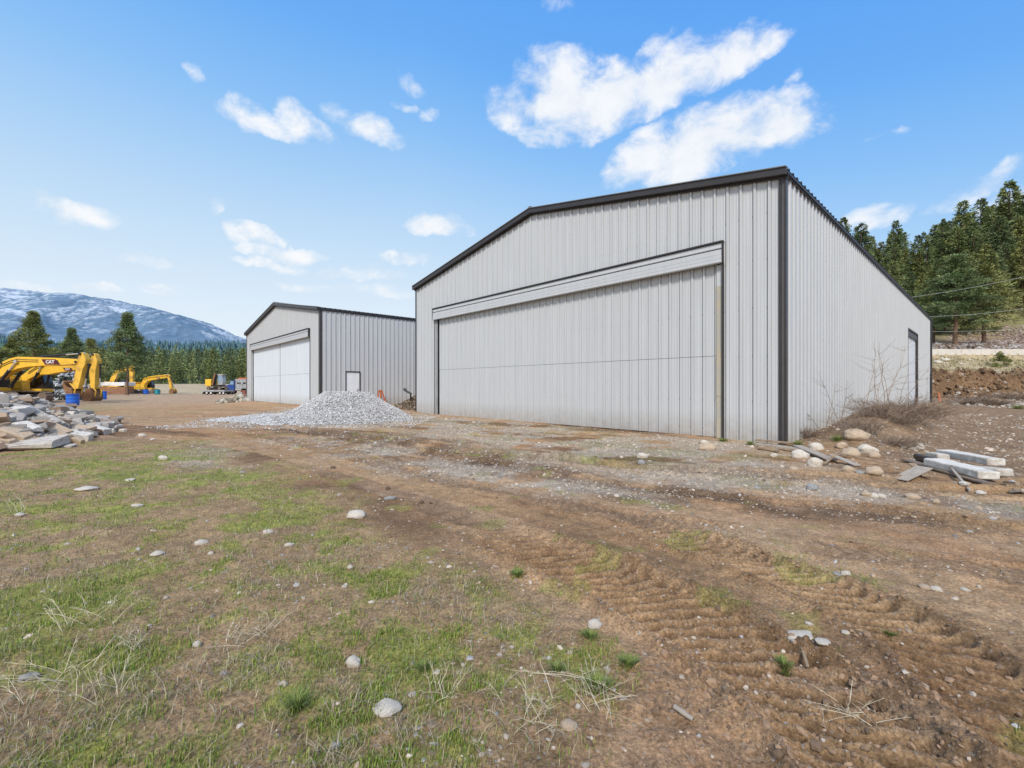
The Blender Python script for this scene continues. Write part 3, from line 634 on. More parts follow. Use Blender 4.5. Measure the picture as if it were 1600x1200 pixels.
def house(T, s=1.0, zb=1.05, cab=True, off=0.0):
    """upper works: platform, right storage box, engine hood, counterweight, cab on the left"""
    def Bx(mb, x0, x1, y0, y1, z0, z1): mb.box(x0*s+off, x1*s+off, y0*s, y1*s, zb+z0*s, zb+z1*s)
    mb = MB(); Bx(mb, -2.6, 1.35, -1.4, 1.4, .0, .22); Bx(mb, -.3, 2.1, -.55, .55, .02, .3); mb.build('platform', mYel, T, bevel=.03)
    mb = MB(); mb.cyl((off, 0, zb-.25*s), (off, 0, zb), .75*s, 24); mb.build('slew_ring', mBlk, T)
    mb = MB(); Bx(mb, -.75, 1.15, -1.38, -.62, .225, 1.1); bx = mb.build('tool_box', mYel, T, bevel=.05)
    mb = MB(); Bx(mb, -.72, 1.12, -1.392, -1.382, .30, .33); Bx(mb, .17, .19, -1.392, -1.382, .25, 1.05); mb.build('panel_gap', mBlk, bx)
    mb = MB(); Bx(mb, -2.45, -.8, -1.38, 1.38, .225, 1.35); Bx(mb, -2.3, -1.0, -1.0, 1.0, 1.35, 1.62); hd = mb.build('engine_hood', mYel, T, bevel=.05)
    mb = MB()
    for k in range(7): Bx(mb, -2.2, -1.1, -1.394, -1.384, .45+k*.1, .50+k*.1)
    mb.build('side_grille', mBlk, hd)
    mb = MB(); Bx(mb, -3.15, -2.47, -1.4, 1.4, .05, 1.35); mb.build('counterweight', mYel, T, bevel=.14)
    if cab:
        mb = MB(); y0, y1 = .45*s, 1.4*s
        P = [(x*s+off, zb+z*s) for x, z in ((-.55, .225), (1.25, .225), (1.30, .9), (1.02, 2.0), (-.35, 2.08), (-.55, 1.9))]
        mb.prism(P, y0, y1); cb = mb.build('cab', mBlk, T, bevel=.05)
        mb = MB(); mb.prism([(x*s+off, zb+z*s) for x, z in ((-.35, 1.0), (1.18, 1.0), (.96, 1.88), (-.35, 1.9))], y0-.012, y0-.002)
        mb.quad(*[(x*s+off+.02, y*s, zb+z*s) for x, y, z in ((1.28, .55, .95), (1.28, 1.3, .95), (1.06, 1.3, 1.85), (1.06, .55, 1.85))])
        mb.build('window', mGlass, cb)
    mb = MB(); mb.tube([((-.6)*s+off, -1.3*s, zb+1.1*s), (-.6*s+off, -1.3*s, zb+1.6*s), (.9*s+off, -1.3*s, zb+1.6*s), (1.05*s+off, -1.3*s, zb+1.1*s)], .022, n=6)
    mb.build('handrail', mBlk, T)
def excavator(label, X0, Y, conv, boom, stick, buck, rams, logo, s=1.0, zb=1.05, trot=0, bmat=None, off=0.0, tl=4.9, cab=True, group=None, bw=.32, z=0, sf=.62, bf=.55, bww=1.15):
    T = thing('excavator', label, 'excavator', (X0, Y, z), 0, group)
    def shr(P, f):
        c = sum(p[0] for p in P)/len(P); return [((p[0]-c)*f+c, p[1]) for p in P]
    stick = shr(stick, sf); buck = shr(buck, bf); bwid = bww
    cv = lambda p: conv(p[0], p[1])
    undercarriage(T, tl*s, 1.0*s, .62*s, 1.3*s, trot)
    house(T, s, zb, cab, off)
    mb = MB(); mb.prism([cv(p) for p in boom], -bw*s, bw*s); bo = mb.build('boom', mYel, T, bevel=.025)
    bo['label'] = 'long yellow main arm rising from the machine'
    mb = MB(); mb.prism([cv(p) for p in stick], -bw*.8*s, bw*.8*s); st = mb.build('stick', mYel2, T, bevel=.02)
    bucket(T, [cv(p) for p in buck], bwid*s, bmat or mRust)
    for (nm, a, b, fr, r, y) in rams: ram(T, nm, cv(a), cv(b), fr, r*s, y*s)
    if logo:
        c = cv(logo[0]); w = logo[1]; logo_on(bo, c[0], c[1], w, w*.31, -bw*s-.003)
    # pins at the joints, hoses along the arm
    for q, rr in ((boom[0], .16), (stick[0], .13), (stick[2], .12), (boom[3], .10), (buck[0], .10), (buck[1], .10)):
        px_, pz_ = cv(q); mb = MB(); mb.cyl((px_-.03, -bw*s-.05, pz_-.12), (px_-.03, bw*s+.05, pz_-.12), rr*s*.8, 12); mb.build('pin', mBlk, T)
    for dz in (.10, .17):
        mb = MB(); L_ = [cv(p) for p in boom[2:7]]; mb.tube([(x_, -bw*s-.03, z_-dz*2.2*s) for x_, z_ in L_], .022*s, n=5); mb.build('hose', mBlk, bo)
    a_ = cv(buck[0]); b_ = cv(buck[3])
    for sg in (-.3, .3): mb = MB(); mb.tube([(a_[0], sg*s, a_[1]+.35), (b_[0]+.1, sg*s, (a_[1]+b_[1])/2+.25), (b_[0], sg*s, b_[1]+.2)], .06*s, n=6); mb.build('linkage', mYel2, T)
    mb = MB(); bx, bz_ = cv(boom[len(boom)//3]); sx, sz = cv(stick[0])
    mb.tube([(bx, -.12*s, bz_+.05), ((bx+sx)/2, -.14*s, max(bz_, sz)+.03), (sx-.2, -.12*s, sz-.05)], .03, n=5); mb.build('hose', mBlk, T)
    return T
# nearer big machine (most of its body lies left of the picture)
Y1, X1 = 39.5, -45.0
cv1 = lambda a, b: ((a/6-800)/F*Y1-X1, EYE+(510-b)*Y1/4200)
excavator('nearest yellow excavator, its long lettered boom reaching right over the rubble heap', X1, Y1, cv1,
    [(-95, 470), (-70, 420), (0, 335), (60, 275), (130, 243), (200, 226), (400, 232), (600, 240), (742, 247), (765, 262), (760, 292), (700, 300), (600, 306), (420, 311), (300, 320), (200, 338), (120, 372), (50, 412), (0, 440), (-60, 500)],
    [(742, 262), (760, 222), (790, 186), (815, 190), (855, 250), (848, 295), (815, 340), (785, 440), (752, 525), (690, 520), (678, 490), (715, 380), (735, 330)],
    [(690, 512), (745, 525), (770, 560), (765, 590), (735, 606), (690, 600), (650, 570), (590, 490), (600, 468)],
    [('boom_cylinder', (25, 500), (205, 272), .62, .11, -.42), ('boom_cylinder', (50, 500), (215, 272), .62, .11, .42),
     ('stick_cylinder', (385, 222), (788, 192), .56, .085, 0), ('bucket_cylinder', (838, 300), (792, 500), .62, .08, 0)],
    ((508, 276), 1.55), s=1.08, bmat=mRust, zb=1.1, off=-2.3, tl=5.2, bww=.95, bf=.5, sf=.72)
Y2, X2 = 43.5, -47.6
cv2 = lambda a, b: ((a/6-800)/F*Y2-X2, EYE+(510-b)*Y2/4200)
excavator('second yellow excavator, parked behind the nearest one with yellow tool box in view', X2, Y2, cv2,
    [(215, 440), (225, 410), (300, 350), (380, 300), (470, 270), (600, 268), (740, 266), (870, 270), (885, 290), (870, 325), (700, 356), (560, 376), (480, 392), (430, 392), (370, 400), (320, 425), (262, 462)],
    [(858, 260), (872, 222), (897, 193), (920, 205), (946, 262), (940, 310), (925, 350), (918, 440), (918, 525), (862, 525), (850, 440), (842, 330)],
    [(868, 520), (915, 520), (945, 575), (952, 615), (915, 640), (850, 640), (790, 636), (800, 590), (832, 540)],
    [('boom_cylinder', (340, 480), (432, 308), .6, .10, -.42), ('boom_cylinder', (395, 500), (440, 312), .6, .10, .42),
     ('stick_cylinder', (610, 250), (885, 200), .5, .08, 0), ('bucket_cylinder', (950, 300), (946, 500), .6, .075, -.1)],
    ((665, 343), .95), s=1.0, trot=-.65, zb=1.0, off=.35, sf=.72)
# low excavator far out, near the pine
Y3, X3 = 98.0, -80.5
k3 = Y3/(F*11.43)
cv3 = lambda a, b: (((a/11.43+150)-800)/F*Y3-X3, EYE+(514.3-b)*k3)
excavator('small far yellow excavator with arched arm resting on the grass right of the pine', X3, Y3, cv3,
    [(800, 520), (830, 440), (870, 360), (930, 330), (1100, 305), (1270, 288), (1290, 310), (1280, 345), (1100, 372), (960, 400), (915, 450), (880, 540)],
    [(1262, 292), (1300, 285), (1330, 320), (1370, 400), (1395, 520), (1380, 550), (1330, 545), (1300, 440), (1270, 345)],
    [(1340, 545), (1390, 540), (1450, 575), (1445, 610), (1400, 640), (1330, 642), (1305, 620), (1320, 580)],
    [('boom_cylinder', (870, 520), (950, 400), .6, .1, -.42), ('stick_cylinder', (1060, 318), (1290, 280), .5, .08, 0), ('bucket_cylinder', (1340, 330), (1400, 520), .5, .07, 0)],
    ((1130, 352), .9), s=1.0, zb=1.0, trot=.3)
Y4, X4 = 112.0, -98.5
k4 = Y4/(F*11.43)
cv4 = lambda a, b: (((a/11.43+150)-800)/F*Y4-X4, EYE+(514.3-b)*k4)
excavator('farthest yellow excavator, half hidden behind the single tall pine with its arm raised', X4, Y4, cv4,
    [(250, 480), (270, 380), (330, 250), (420, 175), (560, 150), (660, 140), (690, 170), (640, 215), (480, 240), (400, 300), (350, 400), (320, 490)],
    [(590, 150), (650, 120), (705, 165), (700, 260), (680, 420), (620, 480), (600, 440), (590, 260)],
    [(600, 450), (680, 440), (700, 500), (650, 560), (560, 540), (550, 500)],
    [('boom_cylinder', (350, 470), (400, 310), .6, .1, -.42), ('stick_cylinder', (430, 170), (640, 125), .5, .08, 0)], None, s=1.1, zb=1.1)
# ------------------------------------------------------------------ yard objects
def drum(label, x, y, r, h, mat, cat='barrel', group=None, open_=True):
    T = thing('barrel', label, cat, (x, y, gz(x, y)), 0, group); mb = MB(); n = 28
    prof = [(r*.92, 0), (r*.97, .03), (r, h*.1), (r, h*.32), (r*1.035, h*.35), (r, h*.38), (r, h*.63), (r*1.035, h*.66), (r, h*.69), (r, h*.95), (r*1.04, h*.96), (r*1.04, h), (r*.94, h), (r*.92, h*.9)]
    vs = [(q*math.cos(2*math.pi*i/n), q*math.sin(2*math.pi*i/n), z) for q, z in prof for i in range(n)]
    mb.add(vs, [(k*n+i, k*n+(i+1) % n, (k+1)*n+(i+1) % n, (k+1)*n+i) for k in range(len(prof)-1) for i in range(n)])
    mb.build('shell', mat, T, smooth=True)
    mb = MB(); mb.cyl((0, 0, h*.88), (0, 0, h*.90), r*.93, n); mb.build('lid', mat, T)
    return T
x, y = G(113.5, 633); drum('widest blue plastic barrel standing in front of the excavator buckets', x, y, .41, .94, mBlue)
x, y = G(163, 624.5); drum('narrow blue plastic barrel just right of the rusty excavator bucket', x, y, .22, .95, mBlue)
x, y = G(227.5, 616.2); drum('dark blue barrel standing before the small far excavator', x, y, .45, 1.0, mBlue)
x, y = G(246, 616.4); drum('teal green barrel standing on grass under the far excavator arm', x, y, .42, .95, mTeal)
# tarp bundle, timber stack, firewood-like snowy pile
def rockmesh(name, seed, sub=3, amp=.25, flat=1.0, blocky=0.0):
    bm = bmesh.new(); bmesh.ops.create_icosphere(bm, subdivisions=sub, radius=1)
    for v in bm.verts:
        p = v.co.copy()
        if blocky:
            m = max(abs(p.x), abs(p.y), abs(p.z)); q = p/m; p = p.lerp(q*.82, blocky)
        n = mnoise.fractal(p*1.1+Vector((seed*7.3, seed*3.1, 1.7)), 1.0, 2.0, 4)
        c = mnoise.cell_vector(p*1.4+Vector((seed, 0, 0))).x-.5
        v.co = p*(1+amp*n+amp*.25*c); v.co.z *= flat
    me = bpy.data.meshes.new(name); bm.to_mesh(me); bm.free()
    me.polygons.foreach_set('use_smooth', [blocky < .3]*len(me.polygons))
    return me
RK = [rockmesh('cobble', k, 3, .22+.03*k, .72) for k in range(5)]
def hullrock(name, seed):
    r = random.Random(seed); bm = bmesh.new()
    for k in range(30):
        p = [r.uniform(-1, 1) for _ in range(3)]; a = r.randrange(3); p[a] = (1 if p[a] > 0 else -1)*r.uniform(.86, 1)
        if r.random() < .5: b_ = (a+1) % 3; p[b_] = (1 if p[b_] > 0 else -1)*r.uniform(.8, 1)
        bm.verts.new(p)
    h = bmesh.ops.convex_hull(bm, input=bm.verts); bmesh.ops.delete(bm, geom=[e for e in h['geom_interior'] if isinstance(e, bmesh.types.BMVert)], context='VERTS')
    bmesh.ops.dissolve_limit(bm, angle_limit=R(14), verts=bm.verts, edges=bm.edges); bmesh.ops.bevel(bm, geom=list(bm.edges), offset=.035, segments=1, affect='EDGES')
    me = bpy.data.meshes.new(name); bm.to_mesh(me); bm.free(); return me
BK = [hullrock('broken_block', k+20) for k in range(7)]
def rock(label, px, py, w, h=None, d=None, mat=None, block=False, rz=None, zoff=None, tilt=(0, 0), name='stone', cat='stone', group=None, at=None, k=[0]):
    """px,py: foot in the photo's ground; w,h,d metres"""
    x, y = at if at else G(px, py); h = h or w*.6; d = d or w*.8; k[0] += 1
    me = BK[k[0] % 7] if block else RK[k[0] % 5]
    o = bpy.data.objects.new(name, me); col.objects.link(o)
    if not me.materials: me.materials.append(mStoneL)
    o.material_slots[0].link = 'OBJECT'; o.material_slots[0].material = mat or mStoneL
    z = gz(x, y)
    o.location = (x, y, z+(h*.22 if zoff is None else zoff)); o.scale = (w/2, d/2, h/2/(.72 if not block else 1)); o.rotation_euler = (tilt[0], tilt[1], random.uniform(0, 6) if rz is None else rz)
    return setp(o, label, cat, group)
S = [  # label, px, py, width px, mat, flatness
 ('oval pale stone half sunk in grass, nearest the bottom centre', 604, 1110, 46, mStoneL, .3),
 ('round whitish stone in short grass left of bottom centre', 552, 1040, 25, mStoneL, .75),
 ('white stone lying on bare soil between tufts and the wheel rut', 929, 980, 22, mStoneL, .7),
 ('large flat white stone pressed into the dirt between the two tyre tracks', 1252, 998, 42, mStoneL, .3),
 ('flat pale stone just below the largest white stone between the tracks', 1285, 1016, 24, mStoneL, .2),
 ('small white stone right of the largest white stone between the tracks', 1322, 990, 13, mStoneL, .5),
 ('small white stone above the largest white stone between the tracks', 1264, 976, 12, mStoneL, .5),
 ('grey pebble left of the white stone cluster, above the right tyre track', 1308, 900, 13, mStoneG, .6),
 ('whitish stone of the cluster above the right tyre track', 1322, 899, 16, mStoneL, .6),
 ('pale oblong stone of a pair on the smooth dirt at right', 1444, 919, 18, mStoneT, .45),
 ('white pointed stone of a pair on the smooth dirt at right', 1463, 922, 16, mStoneL, .5),
 ('single white stone right of the pair on the smooth dirt', 1508, 923, 13, mStoneL, .45),
 ('broken white rock patch at the edge of grass and road', 556, 808, 28, mStoneL, .5),
 ('flat grey rock on the dirt above the broken white rock', 610, 780, 17, mStoneG, .35),
 ('dark clod of earth alone on the reddish dirt', 606, 765, 8, mStoneB, .8),
 ('dark clod of earth on the dirt, left of a smaller clod', 659, 786, 8, mStoneB, .8),
 ('smaller dark clod of earth beside a bigger one on the dirt', 673, 787, 5, mStoneB, .8),
 ('dark clod by the gravel at the top of the wheel path', 520, 732, 8, mStoneB, .7),
 ('pale stone on top of the left verge near the gravel patch', 255, 718, 14, mStoneL, .6),
 ('pale rock at left edge of the grass beneath the rubble heap', 222, 682, 11, mStoneL, .6),
 ('long flat pale stone in the grass below the rubble heap', 134, 765, 30, mStoneL, .22),
 ('pale stone in a tuft at the far left of the grass', 31, 806, 13, mStoneL, .5),
 ('low white stone in the grass at upper left, beside a thin one', 203, 751, 15, mStoneL, .3),
 ('white stone on the brown patch in the middle of the grass', 214, 792, 16, mStoneL, .4),
 ('round-topped white stone in bright green grass, largest of its cluster', 314, 850, 19, mStoneL, .45),
 ('flat white stone left of the round-topped one in green grass', 246, 867, 20, mStoneL, .4),
 ('small upright white stone near the flat one in green grass', 216, 860, 7, mStoneL, .9),
 ('small white stone right below the round-topped one', 329, 866, 8, mStoneL, .7),
 ('grey white stone on the brown soil right of the grass', 452, 853, 13, mStoneL, .5),
 ('little white stone left of the grey white one on brown soil', 418, 833, 15, mStoneL, .5),
 ('white stone among small cobbles on the brown slope', 547, 888, 10, mStoneL, .7),
 ('pale stone above the wheel rut on the brown slope', 538, 918, 9, mStoneL, .6),
 ('small knobbly white stone in grass near bottom left', 307, 1010, 12, mStoneL, .9),
 ('buried grey stone near the bottom left corner', 45, 1060, 24, mStoneG, .4),
 ('pale rock cut by the bottom edge beside dry stalks', 888, 1136, 26, mStoneT, .5),
 ('white pebble under the dry weed near bottom centre', 904, 1106, 10, mStoneL, .8),
 ('round tan cobble near the bottom of the torn soil', 1011, 1128, 10, mStoneT, .7),
 ('bluish white cobble at the lower edge of the gravel strip', 1269, 765, 18, mStoneG, .7),
 ('pale rock in weedy gravel before the hangar door', 1004, 715, 16, mStoneL, .6),
 ('dark jagged rock in the gravel strip before the hangar door', 1002, 724, 14, mStoneG, .6),
 ('broad tan rock at the foot of the hangar near the door corner', 1106, 703, 30, mStoneT, .5),
 ('whitish rock at the foot of the hangar beside green grass', 1101, 694, 15, mStoneL, .6),
 # boulders round the hangar corner
 ('long pale boulder left of the ball-shaped one below the corner post', 1250, 716, 26, mStoneL, .7),
 ('ball-shaped white boulder lowest in the pile by the corner post', 1274, 728, 19, mStoneL, .9),
 ('white boulder resting on the soil heap right of the corner post', 1275, 703, 21, mStoneL, .75),
 ('big tan boulder in the middle of the boulder pile', 1330, 714, 28, mStoneT, .7),
 ('pale yellowish boulder at the right of the boulder pile', 1355, 707, 28, mStoneL, .6),
 ('brown flat-topped boulder at the upper edge of the boulder pile', 1338, 695, 34, mStoneT, .6),
 ('dusty boulder wedged between the tan one and the soil heap', 1316, 700, 18, mStoneT, .6),
 ('white round boulder alone between brush and concrete blocks', 1436, 701, 15, mStoneL, .9),
 ('low brown boulder in the hollow below the planks', 1367, 745, 26, mStoneT, .6),
 ('dusty boulder under the plank ends', 1326, 738, 20, mStoneT, .7),
 ('small grey boulder left of the low brown one in the hollow', 1344, 743, 14, mStoneG, .6),
 ('pale stone at the left foot of the boulder pile', 1210, 713, 12, mStoneL, .5),
 ('tan boulder embedded in the dirt in front of the pile', 1240, 736, 16, mStoneT, .6),
 ('tan boulder among the brush, uppermost of all', 1367, 668, 18, mStoneT, .7),
 ('first cobble of three touching at the end of the gravel strip', 1354, 775, 18, mStoneT, .55),
 ('middle cobble of three touching at the end of the gravel strip', 1366, 777, 13, mStoneL, .7),
 ('last cobble of three touching at the end of the gravel strip', 1377, 778, 12, mStoneL, .7),
 ('broad tan cobble right of the three touching ones', 1425, 778, 24, mStoneT, .4),
 ('buff cobble further right on the dirt below the concrete blocks', 1463, 786, 11, mStoneT, .8),
 ('white chunk of stone directly below the concrete blocks', 1506, 762, 14, mConcW, .5),
 ('second white chunk below the blocks, nearer the right edge', 1532, 764, 14, mConcW, .5),
]
for lb, px, py, w, mt, fl in S:
    x, y = GZ(px, py); W = w*y/F
    rock(lb, px, py, W, W*fl, W*.8, mt, at=(x, y), rz=random.uniform(-.4, .4), name='clod' if 'clod' in lb else ('boulder' if 'boulder' in lb else 'stone'), cat='clod' if 'clod' in lb else ('boulder' if 'boulder' in lb else 'stone'))
# slabs of the rubble heap, foot given as picture position plus height of the heap there
P_HEAP = [(-34, 8.5), (-11.6, 9.8), (-10.9, 10.5), (-11.5, 12.2), (-12.5, 13.7), (-13.6, 15.5), (-16, 18.4), (-34, 20)]
def rubble_z(X, Y):
    X = np.asarray(X, float); Y = np.asarray(Y, float); sh = X.shape
    d = poly_sd(np.atleast_1d(X), np.atleast_1d(Y), P_HEAP).reshape(sh)
    return np.clip(d, 0, 9)*.46*(1-.06*np.clip(d, 0, 5))
def heap():
    nx, ny = 260, 200; xs = np.linspace(-24, -10.6, nx); ys = np.linspace(8.6, 20, ny); X, Y = np.meshgrid(xs, ys)
    hh = rubble_z(X, Y); Z = hz(X, Y)-.06+hh+(hh > .01)*((fbm(X*1.5, Y*1.5, 4, 101)-.5)*.25+(fbm(X*7, Y*7, 4, 102)-.5)*.12)*np.clip(hh*3, 0, 1)
    Z[hh <= 0.01] -= .25
    b = fbm(X*3, Y*3, 5, 103, .7)[..., None]; c = C(.26, .22, .18)*(.5+b)
    V = np.stack([X, Y, Z], -1).reshape(-1, 3); i = np.arange(ny-1)[:, None]*nx; j = np.arange(nx-1)[None]
    Fq = np.stack([i+j, i+j+1, i+nx+j+1, i+nx+j], -1).reshape(-1, 4)
    V, Fq, cc = V, Fq, c.reshape(-1, 3)
    n = 15000; px = rng.uniform(-23, -11, n); py = rng.uniform(9, 19.5, n); h = rubble_z(px, py); k = h > .04; px, py, h = px[k], py[k], h[k]
    zz = hz(px, py)-.03+h+((fbm(px*1.5, py*1.5, 4, 101)-.5)*.25+(fbm(px*7, py*7, 4, 102)-.5)*.12)*np.clip(h*3, 0, 1)
    s = rng.gamma(2.0, .016, len(px))+.012; cl = (C(.36, .33, .29)[None]*rng.uniform(.5, 1.5, (len(px), 1)))
    v2, f2, c2 = pebbles(px, py, zz, s, cl)
    f1 = np.vstack([Fq[:, [0, 1, 2]], Fq[:, [0, 2, 3]]])
    # angular broken pieces bedded in the heap
    pv, pf, pc = [v2], [f2], [c2]; off = len(v2); src = []
    for me_ in BK:
        me_.calc_loop_triangles(); src.append((np.array([v.co[:] for v in me_.vertices]), np.array([t.vertices[:] for t in me_.loop_triangles])))
    for k in range(420):
        x = rng.uniform(-21, -10.6); y = rng.uniform(9.4, 18); h = float(rubble_z(x, y))
        if h < .03: continue
        V0, T0 = src[k % len(src)]; sz = rng.uniform(.07, .22)*rng.uniform(.7, 1.3); a, t = rng.uniform(0, 6.28), rng.normal(0, .45)
        W = V0*np.array([sz*1.5, sz, sz*.42]); W = np.c_[W[:, 0]*math.cos(t)-W[:, 2]*math.sin(t), W[:, 1], W[:, 0]*math.sin(t)+W[:, 2]*math.cos(t)]
        W = np.c_[W[:, 0]*math.cos(a)-W[:, 1]*math.sin(a)+x, W[:, 0]*math.sin(a)+W[:, 1]*math.cos(a)+y, W[:, 2]+gz(x, y)+h+.03]
        cc_ = [C(.46, .42, .36), C(.56, .52, .46), C(.38, .28, .2), C(.36, .33, .3)][rng.integers(4)]*rng.uniform(.75, 1.2)
        pv.append(W); pf.append(T0+off); off += len(W); pc.append(np.tile(cc_, (len(W), 1)))
    v2, f2, c2 = np.vstack(pv), np.vstack(pf), np.vstack(pc)
    me = npmesh('rubble_heap', np.vstack([V, v2]), np.vstack([f1, f2+len(V)]), np.vstack([cc, c2]))
    o = link('rubble_heap', me, [mPeb]); setp(o, 'grey heap of stony soil and crushed concrete under the slabs at left', 'rubble heap')
def pebbles(x, y, z, s, c, flat=.65):
    """many small irregular stones as one soup: returns verts, tri faces, vertex colours"""
    bm = bmesh.new(); bmesh.ops.create_icosphere(bm, subdivisions=1, radius=1); P = np.array([v.co[:] for v in bm.verts]); T = np.array([[v.index for v in f.verts] for f in bm.faces]); bm.free()
    n = len(x); m = len(P)
    J = rng.uniform(.72, 1.22, (n, m, 1)); V = P[None]*J
    sc_ = np.stack([rng.uniform(.8, 1.3, n), rng.uniform(.6, 1.05, n), rng.uniform(.45, .95, n)*flat/.65], -1)[:, None, :]*s[:, None, None]
    V = V*sc_; a = rng.uniform(0, 6.28, n); ca, sa = np.cos(a)[:, None], np.sin(a)[:, None]; t = rng.uniform(-.5, .5, n)[:, None]
    X_ = V[..., 0]; Z_ = V[..., 2]; X2 = X_*np.cos(t)-Z_*np.sin(t); Z2 = X_*np.sin(t)+Z_*np.cos(t)
    Xr = X2*ca-V[..., 1]*sa; Yr = X2*sa+V[..., 1]*ca
    W = np.stack([Xr+x[:, None], Yr+y[:, None], Z2+(z+s*.15)[:, None]], -1).reshape(-1, 3)
    Fc = (T[None]+np.arange(n)[:, None, None]*m).reshape(-1, 3)
    return W, Fc, np.repeat(c, m, axis=0)
heap()
SL = [ # label, px, py, w px, h px, tilt deg, mat, block  (image centre of the slab)
 ('long pale concrete beam lying along the front foot of the rubble heap', 50, 697, 82, 13, -4, mConc),
 ('thick tan slab tilted down to the right near the front of the heap', 26, 681, 46, 14, 22, mStoneT),
 ('pale slab with rough upper face above the thick tan slab', 41, 669, 44, 9, 16, mConcW),
 ('long tan slab sloping through the middle of the heap', 82, 671, 48, 7, 24, mStoneT),
 ('broad grey slab leaning near the crest right of centre', 83, 662, 34, 11, 20, mConc),
 ('wide pale slab lying under the crest of the heap', 28, 643, 50, 10, -3, mConcW),
 ('sloping pale slab joining the crest slab on its right', 58, 651, 26, 12, 30, mConc),
 ('brown flat block on the far side of the heap', 84, 649, 24, 7, 14, mStoneT),
 ('arched pale block on the far right side of the heap', 101, 656, 20, 6, 6, mConc),
 ('dark grey block beside the arched pale one', 119, 659, 20, 6, 10, mStoneG),
 ('flat tan slab on the right flank of the heap', 122, 671, 46, 6, 4, mStoneT),
 ('large white jagged rock at the right end of the heap', 158, 677, 28, 15, 8, mConcW),
 ('small white rock touching the jagged one at the right end', 174, 674, 12, 6, 0, mConcW),
 ('pale angular rock at the front right of the heap', 127, 684, 30, 12, 10, mConcW),
 ('pinkish rounded rock in front of the pale angular one', 121, 692, 16, 11, 20, mStoneT),
 ('tan round boulder in the front of the heap', 103, 687, 22, 11, 0, mStoneT),
 ('dark blue-grey rock between beam end and tan boulder', 90, 690, 20, 7, 0, mStoneG),
 ('short upturned slab at the right end of the long beam', 78, 687, 22, 9, -30, mConc),
 ('low flat pale stone at the very front of the heap', 102, 698, 30, 5, 0, mConc),
 ('large pale block on the crest at the left picture edge', 6, 626, 22, 16, 12, mConcW),
 ('brown-shaded block beneath the crest at the left edge', 14, 631, 18, 6, 0, mStoneT),
 ('grey slab at the far left edge in the middle of the heap', 6, 655, 26, 8, 10, mConc),
 ('tan slab peeping out under the thick tan slab', 14, 690, 24, 7, 8, mStoneT),
 ('reddish slab in the centre front of the heap', 92, 680, 28, 6, 18, mStoneT),
 ('white stone off the right end of the heap by the road', 192, 674, 12, 5, 0, mStoneL),
]
for lb, px, py, w, h, tl, mt in SL:
    # find the heap surface along the sight line of that spot
    dx = (px-800)/F; dz = -(py+h*.15-HZ)/F; Y = 9.5
    while Y < 19 and EYE+dz*Y > float(hz(dx*Y, Y)+rubble_z(dx*Y, Y)): Y += .05
    x, y, z = dx*Y, Y, EYE+dz*Y; W = w*y/F; Hh = h*y/F
    o = rock(lb, px, py, W*.98, Hh*1.1, W*.5, mt, block=True, rz=random.uniform(-.25, .25), at=(x, y), name='concrete_slab' if mt in (mConc, mConcW) else 'stone_slab', cat='slab', tilt=(.25, R(tl)))
    o.location.z = z+Hh*.30
# dark loose logs/rocks pile behind the machines
def junk(label, name, cat, cx, cy, n, rx, ry, h, cols, smin, smax, mat=mPeb):
    t = rng.uniform(0, 6.28, n); q = np.sqrt(rng.uniform(0, 1, n)); x = cx+np.cos(t)*q*rx; y = cy+np.sin(t)*q*ry
    z = hz(x, y)+h*(1-q**1.5)*rng.uniform(.2, 1, n); s = rng.uniform(smin, smax, n); c = np.array(cols)[rng.integers(0, len(cols), n)]*rng.uniform(.7, 1.2, (n, 1))
    v, f, c = pebbles(x, y, z, s, c, .8); o = link(name, npmesh(name, v, f, c), [mat]); setp(o, label, cat)
junk('grey and dark heap of broken rock behind the excavator tracks', 'rock_heap', 'rock heap', -49.5, 50, 900, 2.6, 1.5, 3.4, [(.5, .52, .55), (.3, .32, .34), (.04, .06, .04), (.05, .06, .06)], .10, .32)
junk('heap of pale broken slabs at the left corner of the far hangar', 'slab_heap', 'rubble', -24.6, 41.0, 240, 2.4, .8, .6, [(.5, .49, .45), (.4, .36, .28), (.2, .18, .15)], .08, .28)
junk('dark soil heap with stones in the gap between the two hangars', 'soil_heap', 'soil heap', -5.0, 26.6, 3500, 2.0, 1.3, .55, [(.14, .10, .065), (.18, .13, .09), (.10, .075, .05), (.32, .27, .2)], .03, .08)
